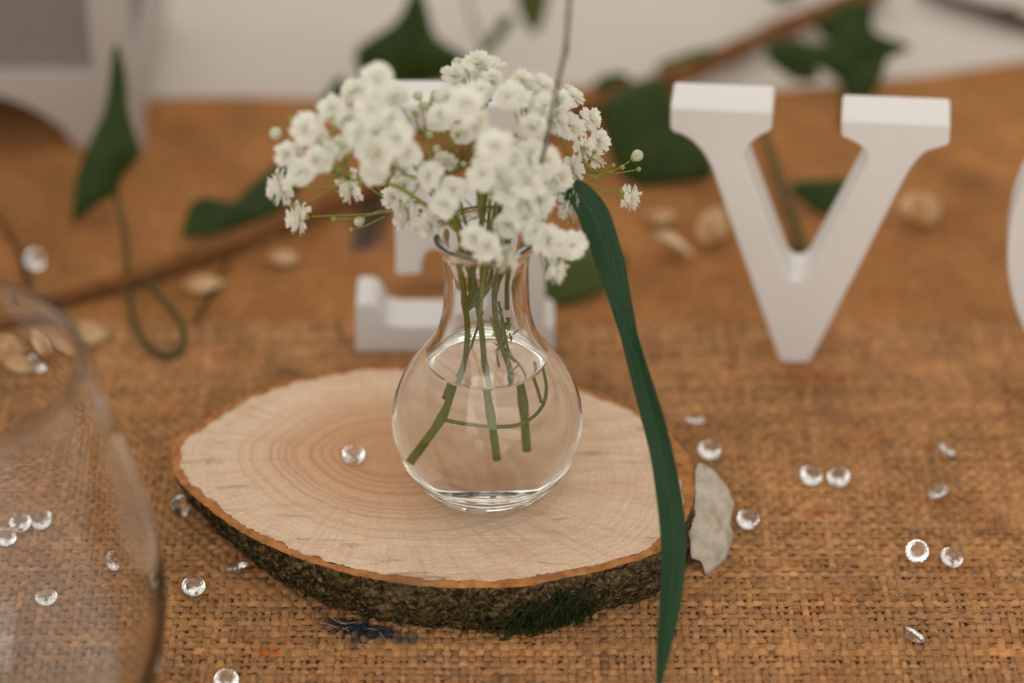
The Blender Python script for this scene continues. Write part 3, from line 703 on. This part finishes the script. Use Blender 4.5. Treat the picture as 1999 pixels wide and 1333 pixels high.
traced_leaf('leaf', [(1590,40),(1628,22),(1668,30),(1650,70),(1612,78)], PZ(1630,110,.3), (.1,-.8,.55), M_IVY, vine, .12)
traced_leaf('leaf', [(1542,372),(1560,354),(1640,348),(1672,356),(1650,400),(1612,418),(1580,402)], PZ(1600,425,.1), (.1,-.6,.8), M_IVY, vine, .15)
traced_leaf('leaf', [(1008,-20),(1068,-20),(1063,30),(1046,64),(1024,42)], PZ(1040,90,.3), (.3,-.85,.4), M_IVYL, vine, .15)
traced_leaf('leaf', [(1160,160),(1195,142),(1228,148),(1226,172),(1165,180)], PZ(1195,190,.3), (0,-.8,.6), M_IVY, vine, .1)
traced_leaf('leaf', [(985,30),(1003,42),(975,80),(948,108),(938,98),(960,66)], PZ(965,130,.3), (0,-.8,.5), M_IVYL, vine, .06)
traced_leaf('leaf', [(1285,125),(1330,108),(1392,92),(1388,108),(1335,128),(1290,140)], PZ(1340,150,.3), (0,-.5,.8), M_IVYL, vine, .06)
traced_leaf('leaf', [(1495,-25),(1560,-25),(1550,2),(1515,4)], PZ(1525,20,.3), (0,-.7,.7), M_IVY, vine, .06)
stem3('petiole', [PZ(250,545,.3), PZ(245,470,1.0), PZ(232,400,1.6), at(222,360,PZ(190,440,.2).y+1.2)], (.10,.07), M_TENDRIL, vine)
stem3('petiole', [PZ(1470,470,.1), PZ(1560,485,.12), PZ(1548,430,.3), PZ(1520,350,.5), PZ(1495,270,.8), PZ(1480,240,1)], (.12,.14), M_TENDRIL, vine)
stem3('petiole', [PZ(945,278,.3), PZ(900,240,.8), PZ(850,190,1.2)], (.08,.06), M_TENDRIL, vine)
stem3('petiole', [PZ(1650,30,.2), PZ(1665,120,.6), PZ(1655,190,.5), PZ(1645,240,.2)], (.10,.12), M_VINED, vine)
stem3('petiole', [PZ(948,100,.4), PZ(930,60,.8), PZ(915,10,1.0), PZ(905,-30,1.2)], (.06,.05), M_IVYL, vine)
stem3('tendril', [PZ(252,550,.2), PZ(258,610,.15), PZ(275,655,.12), PZ(305,688,.12), PZ(345,690,.12), PZ(360,655,.2), PZ(340,612,.35), PZ(308,575,.4), PZ(285,545,.3)], (.075,.10), M_TENDRIL, vine)
stem3('tendril', [PZ(445,490,.25), PZ(430,540,.12), PZ(400,595,.1), PZ(378,630,.1)], (.05,.05), M_VINED, vine)
stem3('tendril', [PZ(-40,380,.2), PZ(5,440,.4), PZ(40,495,.3), PZ(55,560,.12)], (.06,.08), M_VINED, vine)
br = empty('bare_branch', PZ(1920, 20, 0)); tag(br, 'bare dark brown branch lying on the white cloth past the burlap', 'branch')
stem3('woody_stem', [PZ(1790,-28,.05), PZ(1860,2,.1), PZ(1930,22,.08), PZ(2010,46,.05), PZ(2120,90,.1)], (.22,.30), M_VINED, br, 10, .2)
stem3('side_twig', [PZ(1930,22,.08), PZ(1960,14,.25), PZ(2010,5,.35)], (.07,.04), M_VINED, br, 8, .2)

# =================================================================== NUT SHELLS
def shell_mesh(k):
    mb = MB(); v = []; f = []; nu, nv = 18, 9; rd = random.Random(k)
    for j in range(nv + 1):
        b = (j / nv) * math.pi * .54
        for i in range(nu):
            a = 2 * math.pi * i / nu; r = math.sin(b)
            x = math.cos(a) * r; y = math.sin(a) * r * .66; z = math.cos(b) * .55
            if x > 0: y *= 1 - .8 * x * x; z *= 1 - .35 * x
            q = Vector((x, y, z)) * (1 + .16 * nz(x * 1.7 + k * 7, y * 1.7, z * 1.7)); v.append(Vector((q.x * 1.15, q.y, q.z)) * .70)
    for j in range(nv):
        for i in range(nu): f.append((j * nu + i, (j + 1) * nu + i, (j + 1) * nu + (i + 1) % nu, j * nu + (i + 1) % nu))
    mb.add(v, f); me = mb.mesh('nut_shell'); me.materials.append(M_SHELL); return me
SHM = [shell_mesh(k) for k in range(4)]
def shell(px, py, rz, tx, ty, sc, label, group):
    p = PZ(px, py, .3 * sc); o = bpy.data.objects.new('nut_shell', SHM[random.randrange(4)]); COL.objects.link(o)
    o.scale = (sc,) * 3; o.rotation_euler = (tx, ty, rz)
    R = o.rotation_euler.to_matrix(); zmin = min((R @ v.co).z for v in o.data.vertices) * sc
    o.location = (p.x * S, p.y * S, -zmin + .0002)
    sm = o.modifiers.new('thick', 'SOLIDIFY'); sm.thickness = .0009; sm.offset = -1
    tag(o, label, 'nut shell', group)
g1 = ('pale tan split nut shell on the burlap between the vase and the letter V', 'nut shells beside the letter V')
shell(1292,420,.3,.2,.1,.62,*g1); shell(1392,440,1.2,.4,-.2,1.0,*g1); shell(1312,486,-.5,-.9,.2,.88,*g1)
shell(1800,408,.9,.5,.3,1.25,'large pale tan nut shell behind the right arm of the letter V','nut shells beside the letter V')
g2 = ('pale tan split nut shell beside the woody ivy stem','nut shells by the ivy stem')
shell(555,500,.2,.1,.2,.62,*g2); shell(398,550,.1,.1,-.1,.75,*g2)
g3 = ('pale tan split nut shell beyond the stemless wine glass','nut shells behind the wine glass')
shell(25,680,.4,.6,.2,1.0,*g3); shell(100,665,1.6,.9,.1,.95,*g3); shell(172,648,.2,.3,.2,.85,*g3); shell(45,712,-.2,.2,.3,.7,*g3)

# =================================================================== ACRYLIC GEMS
def gem_mesh():
    mb = MB(); n = 16; v = []; f = []
    rings = [(.165, .115, 0), (.26, .065, .5), (.30, .012, 0), (.30, -.012, 0), (.155, -.115, .5)]
    for r, z, off in rings:
        for k in range(n):
            a = 2 * math.pi * (k + off) / n; v.append((r * math.cos(a), r * math.sin(a), z))
    for j in range(len(rings) - 1):
        for k in range(n):
            a, b = j * n + k, j * n + (k + 1) % n; c, d = (j + 1) * n + k, (j + 1) * n + (k + 1) % n
            if rings[j][2] == 0 and rings[j + 1][2] == .5: f += [(a, c, b), (b, c, d)]
            elif rings[j][2] == .5: f += [(a, c, d), (a, d, b)]
            else: f.append((a, c, d, b))
    v.append((0, 0, -.19)); ap = len(v) - 1; j = (len(rings) - 1) * n
    for k in range(n): f.append((j + (k + 1) % n, j + k, ap))
    f.append(tuple(range(n)))
    mb.add(v, f); me = mb.mesh('acrylic_gem', smooth=False)
    import bmesh
    bm = bmesh.new(); bm.from_mesh(me); bmesh.ops.recalc_face_normals(bm, faces=bm.faces); bm.to_mesh(me); bm.free()
    me.materials.append(M_GEM); return me
GEM = gem_mesh()
def gem(px, py, tilt, az, label, group='clear gems scattered on the table', z0=0.0, sc=1.0):
    p = PZ(px, py, z0 + .12); o = bpy.data.objects.new('acrylic_gem', GEM); COL.objects.link(o)
    o.rotation_euler = (Matrix.Rotation(RAD(az), 3, 'Z') @ Matrix.Rotation(RAD(tilt), 3, 'X')).to_euler(); o.scale = (sc * .95,) * 3
    R = o.rotation_euler.to_matrix(); zmin = min((R @ v.co).z for v in GEM.vertices) * sc
    o.location = (p.x * S, p.y * S, z0 * S - zmin - .0002)
    tag(o, label, 'gem', group)
ge = 'clear faceted acrylic gem on the burlap close behind the torn bark end of the slice'
for a in [(1357,822,24,185),(1385,880,22,10)]: gem(*a, ge)
gem(1460, 1016, 22, 15, 'clear faceted acrylic gem just beyond the pale grey bark flake')
gem(1858, 1090, 24, 30, 'clear acrylic gem lying flat next to the tipped up round gem')
gem(1785, 1246, 52, 130, 'clear acrylic gem tilted steeply on its edge, alone on the burlap')
for a in [(1848,880,34,120),(1833,962,30,240)]: gem(*a, 'clear tilted acrylic gem on the burlap below the letter O')
for a in [(1583,930,25,20),(1637,933,25,-20)]: gem(*a, 'clear faceted acrylic gem touching another gem side by side on the burlap')
gem(1790, 1080, 42, 0, 'clear acrylic gem tipped up to show its round faceted top')
gem(690, 889, 25, 10, 'clear faceted acrylic gem lying on the sawn wood face', z0=TZ)
gl = 'clear faceted acrylic gem on the burlap between wood slice and wine glass'
gem(352, 996, 60, 60, 'clear acrylic gem tucked under the bark at the round end of the slice')
gem(462, 1108, 30, 200, 'clear acrylic gem in the shade against the mossy bark')
gem(378, 1146, 20, 20, gl)
gg = 'clear faceted acrylic gem seen through the stemless wine glass'
for a in [(100,1180,6,20),(45,1026,25,10),(90,1022,25,-30),(15,1056,30,40),(246,1112,50,70),(82,712,40,20)]: gem(*a, gg)
gem(442, 1330, 30, 10, gl); gem(68, 512, 50, 30, 'clear acrylic gem beside the thin dark ivy tendril')

# =================================================================== GYPSOPHILA
def flower_mesh(seed):
    rd = random.Random(seed); mb = MB(); open_ = rd.uniform(.75, 1.15)
    for (n, L, tilt, w, z0, r0) in ((9, .26, -14, .18, .03, .05), (10, .29, 8, .20, .04, .05), (9, .28, 32, .19, .06, .05), (8, .25, 54, .18, .08, .035), (6, .21, 76, .15, .09, .02)):
        for k in range(n):
            a = 2 * math.pi * (k + rd.uniform(-.25, .25)) / n; tl = RAD(tilt * (2 - open_) + rd.gauss(0, 8)); Lk = L * rd.uniform(.85, 1.12)
            out = Vector((math.cos(a), math.sin(a), 0)); side = Vector((-out.y, out.x, 0)); v = []; curl = rd.uniform(-.2, .7)
            for i in range(5):
                t = i / 4; ang = tl - curl * t * t * .8
                c = out * (r0 + Lk * t * math.cos(ang)) + Vector((0, 0, z0 + Lk * t * math.sin(ang)))
                ww = w * (.25 + .75 * math.sin(min(1, t * 1.15) * math.pi * .55)) * .5
                for s_ in (-1, -.35, .35, 1):
                    notch = (0.035 if abs(s_) < .5 else 0.0) * (t > .9) * rd.uniform(-.6, 1.4)
                    v.append(c + side * (s_ * ww) - out * notch + Vector((0, 0, 0.018 * abs(s_) + rd.gauss(0, .010) * t)))
            mb.add(v, [(i * 4 + j, i * 4 + j + 1, (i + 1) * 4 + j + 1, (i + 1) * 4 + j) for i in range(4) for j in range(3)])
    me = mb.mesh('flower'); me.materials.append(M_PETAL); return me
FLM = [flower_mesh(s) for s in range(9)]
def calyx_mesh():
    mb = MB(); mb.lathe(dens([(0, -.13), (.035, -.125), (.062, -.08), (.075, -.02), (.085, .045), (.055, .05), (0, .03)], 2), 10)
    for k in range(5):
        a = 2 * math.pi * k / 5; o = Vector((math.cos(a), math.sin(a), 0)); s_ = Vector((-o.y, o.x, 0))
        mb.add([o * .07 + s_ * .04 + Vector((0, 0, .02)), o * .07 - s_ * .04 + Vector((0, 0, .02)), o * .13 + Vector((0, 0, .085))], [(0, 1, 2)])
    me = mb.mesh('calyx'); me.materials.append(M_CALYX); return me
CAL = calyx_mesh()
def bud_mesh():
    mb = MB(); mb.lathe(dens([(0, -.11), (.05, -.10), (.10, -.04), (.115, .03), (.09, .09), (.04, .125), (0, .13)], 2), 12); me = mb.mesh('bud'); me.materials.append(M_BUD); return me
BUD = bud_mesh()
GBUD = BUD.copy(); GBUD.materials.clear(); GBUD.materials.append(M_CALYX)

VTOP = VB + 7.5
def in_vase(px, py, y=0.0, water_=False):
    p = PY(px, py, y); zb = p.z - VB
    if water_ and zb < WL: p.x *= .78
    return p
# sprigs: name, label, stem path (z below water from the photograph), node list
SPR = [
 dict(label='baby\'s breath sprig leaning to the ivy leaf side with clustered white flowers', stem=[(-1.20,.35,VB+1.05),(-.78,.30,VB+2.0),(-.62,.22,VB+2.9),(-.46,.10,VB+4.6),(-.52,0,VB+5.6),(-.56,-.05,VB+6.6),(-.62,-.1,VB+7.6),(-.9,-.15,VB+8.3)], side=-1),
 dict(label='upright baby\'s breath sprig in the middle of the vase', stem=[(.16,.1,VB+1.2),(.06,.12,VB+2.2),(-.04,.15,VB+3.3),(-.12,.2,VB+4.6),(-.25,.25,VB+5.6),(-.30,.3,VB+6.6),(-.1,.35,VB+7.6),(0,.4,VB+8.6)], side=0),
 dict(label='baby\'s breath sprig leaning over the long green blade with round buds', stem=[(.62,.55,VB+1.1),(.60,.5,VB+2.2),(.45,.45,VB+3.6),(.22,.35,VB+4.9),(.22,.3,VB+5.8),(.42,.25,VB+6.7),(.6,.25,VB+7.6),(.95,.3,VB+8.3)], side=1)]
# flower centres: pixel, distance behind the vase axis (cm), kind (f flower, b bud, s side-on), size
FL = [(538,260,.4,'b',1.2),(562,302,-.2,'f',1.0),(600,252,-.6,'f',1.15),(590,335,-.5,'f',1.1),(622,310,-.6,'f',1.1),(556,366,.6,'s',1.3),(588,424,.8,'s',1.3),(572,300,.2,'f',.9),
 (651,213,-.6,'f',1.15),(640,300,-.4,'f',1.0),(668,290,-.2,'f',1.0),(690,362,1.0,'s',1.4),(737,157,-1.0,'f',1.25),(690,178,0.2,'f',1.0),(728,215,-1.3,'f',1.2),(700,262,-.9,'f',1.1),(738,300,-1.2,'f',1.3),(776,268,-1.2,'f',1.2),(732,332,-.7,'f',1.1),(795,300,-.8,'f',1.0),(762,238,-.9,'f',1.1),
 (800,420,.6,'f',1.3),(842,342,-.6,'f',1.0),(790,362,.6,'f',1.0),(868,400,-.8,'f',1.1),(700,433,1.6,'b',1.0),(815,186,1.2,'b',.9),(828,205,1.0,'b',.8),(770,385,.8,'f',1.0),(842,440,.1,'f',1.0),
 (893,121,2.8,'b',1.0),(932,127,2.6,'f',1.1),(887,150,2.4,'f',1.0),(962,142,2.4,'f',1.1),(908,205,-1.2,'f',1.3),(1000,190,.8,'f',1.2),(1055,172,1.8,'f',1.1),(940,178,1.4,'f',.9),(1112,190,2.8,'f',1.05),(1080,235,1.8,'f',1.2),(1107,248,2.4,'f',1.2),(1150,233,3.4,'f',1.05),
 (968,287,-2.2,'f',1.25),(1066,315,-.6,'f',1.15),(1036,300,-.2,'f',1.1),(1132,287,2.4,'f',1.1),(1168,276,3.0,'f',1.0),(1156,310,3.0,'f',1.0),(1115,330,2.0,'f',1.1),(942,342,-.8,'f',1.1),(1032,355,-.8,'f',1.2),(990,372,-.6,'f',1.15),(868,318,.6,'f',.9),(884,372,-.5,'f',1.0),(1106,402,.8,'s',1.2),(1010,405,-.5,'f',1.1),(1052,392,-.4,'f',1.2),
 (1022,425,-.6,'f',1.1),(1070,470,-1.0,'f',1.25),(1116,478,-.9,'f',1.2),(948,480,-1.5,'f',1.15),(925,462,-1.4,'f',1.0),(986,503,-1.3,'s',1.1),(1080,526,-1.2,'s',1.15),(1045,455,-.8,'f',1.0),(1245,303,3.2,'b',1.15),(1226,385,3.0,'s',1.05),
 (1040,250,.4,'f',1.1),(930,240,0.2,'f',1.0),(1000,320,-.6,'f',1.1),(905,262,.6,'f',.9),(860,230,.4,'f',1.0),(852,290,.8,'b',.75),(930,305,.9,'b',.8),(1090,350,.6,'f',1.1),(990,440,-.5,'f',1.0),(960,160,1.8,'f',1.0),(1020,160,1.8,'f',1.0),(1090,200,2.0,'f',1.0),(850,182,1.8,'b',.8),(680,235,-.2,'f',1.0),(620,270,0,'f',1.0),(822,322,.9,'b',.7),(775,190,.4,'f',.9),(838,262,1.0,'b',.75),(875,190,1.6,'f',1.0),(1060,210,1.2,'f',1.1)]
BC = Vector((-.4, .6, VTOP + 0.2))
rd = random.Random(11)
cols = [[], [], []]
for (px, py, y, kind, sz) in FL:
    p = PY(px, py, y); cols[0 if px < 835 else (1 if px < 1000 else 2)].append((p, kind, sz))
for si, sp in enumerate(SPR):
    pts = sp['stem']; root = empty('gypsophila_sprig', pts[0])
    tag(root, sp['label'], 'flower sprig', 'white gypsophila sprigs in the vase')
    P = spline(pts, 6); mb = MB()
    R = [lerp(.072, .070, i / len(P)) for i in range(len(P))]
    for ni in (6, 12, 24):                       # swollen nodes
        if ni < len(P):
            for d in (-1, 0, 1):
                if 0 <= ni + d < len(P): R[ni + d] *= (1.3 if d == 0 else 1.14)
    mb.tube(P, R, 10)
    mb.build('stem', M_STEM, root)
    top = Vector(pts[-1]); fork = Vector(pts[-2]); items = cols[si]
    K = max(3, len(items) // 6); cents = [it[0].copy() for it in rd.sample(items, K)]
    for _ in range(6):
        gs = [[] for _ in cents]
        for it in items: gs[min(range(K), key=lambda k: (it[0] - cents[k]).length)].append(it)
        cents = [sum((g[0] for g in gr_), Vector()) / len(gr_) if gr_ else cents[k] for k, gr_ in enumerate(gs)]
    for k, gset in enumerate(gs):
        if not gset: continue
        node = cents[k].lerp(top, .30) + Vector((0, .45, -.55))
        bp = spline([fork if k % 2 else top, (top if k % 2 else fork.lerp(top, 1.2)).lerp(node, .5) + Vector((0, .1, .12)), node], 6)
        bm_ = MB(); bm_.tube(bp, [lerp(.055, .035, i / (len(bp) - 1)) for i in range(len(bp))], 7)
        for (p, kind, sz) in gset:
            d = (p - BC).normalized(); d = (d * .75 + Vector((rd.gauss(0, .25), -.42 + rd.gauss(0, .25), .32 + rd.gauss(0, .2)))).normalized()
            if kind == 's': d = Vector((p.x - BC.x, -.15, -.30 if p.z < VTOP + 1.2 else .1)).normalized()
            base = p - d * (.12 * sz)
            mid = node.lerp(base, .5) - d * .12 + Vector((rd.gauss(0, .08), rd.gauss(0, .08), -.05))
            bm_.tube(spline([node, mid, base - d * .1], 4), .016, 5)
            me = BUD if kind == 'b' else FLM[rd.randrange(len(FLM))]
            o = bpy.data.objects.new('bud' if kind == 'b' else 'flower', me); COL.objects.link(o); o.parent = root
            o.location = (p - Vector(pts[0]) - (d * .03)) * S; o.rotation_euler = (d.to_track_quat('Z', 'Y') @ Vector((0, 0, 1)).rotation_difference(Vector((0, 0, 1)))).to_euler()
            s_ = sz * (.98 if kind != 'b' else 1.12) * rd.uniform(.94, 1.06); o.scale = (s_,) * 3
            c = bpy.data.objects.new('calyx', CAL); COL.objects.link(c); c.parent = o
            if kind == 'b': c.location = (0, 0, -.0003); c.scale = (1.15, 1.15, .8)
            # tiny unopened buds on the same stalk
            for _ in range(rd.choice((1, 1, 2, 3))):
                q = node.lerp(p, rd.uniform(.55, .95)) + Vector((rd.gauss(0, .22), rd.gauss(0, .22), rd.gauss(0, .2)))
                bm_.tube([node.lerp(q, .3), node.lerp(q, .7) + Vector((0, 0, -.05)), q], .014, 4)
                b = bpy.data.objects.new('bud', GBUD if rd.random() < .7 else BUD); COL.objects.link(b); b.parent = root; b.location = (q - Vector(pts[0])) * S; b.scale = (rd.uniform(.4, .65),) * 3
                b.rotation_euler = (rd.uniform(-.6, .6), rd.uniform(-.6, .6), 0)
        bm_.build('branch', M_PEDI, root)
    if si == 0:     # thin shoot leaving the low node sideways
        q = [(-.72,.26,VB+1.95),(0,.2,VB+1.86),(.6,.1,VB+1.98),(1.02,0,VB+2.45),(1.18,-.1,VB+3.1),(1.12,-.1,VB+3.85)]
        mb = MB(); mb.tube(spline(q, 6), .04, 6); mb.build('side_shoot', M_STEM, root)
    if si == 0:     # fan of shoots leaving the upper node inside the neck
        mb = MB()
        for e in ([(-.30,.05,VB+6.2),(-.28,.1,VB+7.3)],[(-.08,.1,VB+6.1),(.05,.15,VB+7.4)],[(-.05,-.1,VB+5.9),(.28,-.1,VB+6.8),(.35,-.1,VB+7.6)]):
            mb.tube(spline([(-.5,0,VB+5.35)]+e,5),[.06]*(5*len(e)+1),7)
        mb.build('side_shoot', M_STEM, root)
    if si == 1:     # crowded thin shoots rising through the mouth of the vase
        rs = random.Random(21)
        for k in range(13):
            a = rs.uniform(0, 6.28); r0 = rs.uniform(.1, .5); r1 = rs.uniform(.3, 1.3); a1 = a + rs.gauss(0, .5)
            b0 = Vector((-.1 + r0 * math.cos(a), .15 + r0 * math.sin(a), VB + rs.uniform(5.4, 6.4))); b2 = Vector((-.1 + r1 * math.cos(a1), .35 + r1 * math.sin(a1), VTOP + rs.uniform(.6, 1.7)))
            b1 = b0.lerp(b2, .5); b1.x = b1.x * .72 - .03; b1.y = b1.y * .72 + .04
            mb = MB(); mb.tube(spline([b0, b1, b2], 5), [lerp(.042, .026, q / 10) for q in range(11)], 6); mb.build('side_shoot', M_STEM if k % 3 else M_PEDI, root)
    if si == 2:
        for e in ([(.35,.3,VB+4.9),(.55,.3,VB+3.9),(.85,.2,VB+3.1),(1.0,.1,VB+2.5)], [(-.1,.5,VB+5.0),(-.35,.5,VB+4.1),(-.55,.45,VB+3.2),(-.75,.4,VB+2.4)],
                  [(.3,.6,VB+5.2),(.45,.65,VB+4.2),(.25,.7,VB+3.4),(.30,.7,VB+2.6)], [(.1,-.2,VB+5.3),(.35,-.2,VB+4.4),(.75,-.1,VB+3.8),(.55,0,VB+3.2)]):
            mb = MB(); mb.tube(spline(e, 6), [.034] * (6 * (len(e) - 1) + 1), 6); mb.build('side_shoot', M_STEM, root)
    if si == 2:
        mb = MB(); rdl = random.Random(4)
        for k in range(26):
            c0 = Vector((.42 + rdl.gauss(0, .10), .35 + rdl.gauss(0, .1), VB + rdl.uniform(3.5, 4.9))); a = rdl.uniform(0, 6.28); dr = Vector((math.cos(a) * .6, math.sin(a) * .6, .6)); w = Vector((-dr.y, dr.x, 0)).normalized()
            mb.add([c0, c0 + dr * .12 + w * .05, c0 + dr * .3, c0 + dr * .12 - w * .05], [(0, 1, 2, 3)])
        o = mb.build('leaf', M_CALYX, root); sm = o.modifiers.new('t', 'SOLIDIFY'); sm.thickness = .0002; tag(o, kind='stuff')

# =================================================================== LONG GREEN BLADE
def blade():
    path = [(1078,372,1.2,30),(1098,366,1.0,44),(1130,378,.8,62),(1162,425,.5,74),(1190,510,.0,62),(1212,590,-.5,46),(1228,655,-.9,38),(1250,735,-1.7,46),(1272,810,-2.4,54),(1292,890,-3.1,52),(1306,970,-3.7,54),(1314,1045,-4.3,54),(1314,1115,-4.9,54),(1308,1180,-5.5,50),(1298,1250,-6.2,36),(1288,1320,-6.9,16),(1283,1350,-7.2,3)]
    P = []; W = []
    raw = [PY(a, b, y) for a, b, y, w in path]; Wd = [w / 82.0 * .5 * .86 for *_, w in path]
    P = spline(raw, 5); W = [float(np.interp(i / 5, range(len(Wd)), Wd)) for i in range(len(P))]
    v = []; f = []; nc = 7
    for i, p in enumerate(P):
        t = (P[min(i + 1, len(P) - 1)] - P[max(i - 1, 0)]).normalized(); view = (CAM - p).normalized()
        side = t.cross(view).normalized(); nrm = side.cross(t).normalized()
        tw = .5 * math.sin(i * .11 + .4); side2 = side * math.cos(tw) + nrm * math.sin(tw); nrm2 = side2.cross(t).normalized()
        for k in range(nc):
            u = -1 + 2 * k / (nc - 1)
            v.append(p + side2 * (u * W[i] * 1.05) + nrm2 * (0.34 * (1 - abs(u)) * -1 * W[i] + .02 * nz(p.x * 2 + u, p.y * 2, p.z)))
    for i in range(len(P) - 1):
        for k in range(nc - 1): f.append((i * nc + k, i * nc + k + 1, (i + 1) * nc + k + 1, (i + 1) * nc + k))
    # the lower end of the blade runs down inside the bunch to the vase mouth
    mb = MB(); mb.add(v, f); o = mb.build('long_leaf_blade', M_BLADE, org=tuple(raw[0]))
    at_ = o.data.attributes.new('across', 'FLOAT', 'POINT'); at_.data.foreach_set('value', np.tile(np.linspace(-1, 1, nc), len(P)).astype(np.float32))
    al_ = o.data.attributes.new('along', 'FLOAT', 'POINT'); al_.data.foreach_set('value', np.repeat(np.arange(len(P)) / 5.0, nc).astype(np.float32))
    subsurf(o, 1); sm = o.modifiers.new('t', 'SOLIDIFY'); sm.thickness = .00035; sm.offset = 0
    tag(o, 'long narrow dark green leaf blade arching from the bouquet down past the wood slice', 'leaf')
    s = stem3('leaf_stalk', [raw[0] + Vector((.12, -.02, -.01)), raw[0].lerp(Vector((.6, .4, VTOP)), .5) + Vector((0, 0, .2)), Vector((.55, .35, VTOP - .3)), Vector((.5, .3, VB + 5.2))], (.07, .06), M_STEM, o)
blade()
tw = empty('dry_twig', PY(1062, 290, -.9)); tag(tw, 'thin grey dry twig rising above the white flowers', 'twig')
mb = MB(); tp = spline([PY(1010, 420, -.2), PY(1045, 350, -.6), PY(1064, 288, -.9), PY(1080, 205, -1.0), PY(1096, 130, -1.1), PY(1104, 100, -1.1), PY(1108, 50, -1.2), PY(1114, -40, -1.3)], 6)
mb.tube(tp, [.05 + .018 * math.exp(-((i - 30) / 1.5) ** 2) + .006 * nz(i * .5, 1, 1) for i in range(len(tp))], 8); mb.build('stalk', M_TWIG, tw)
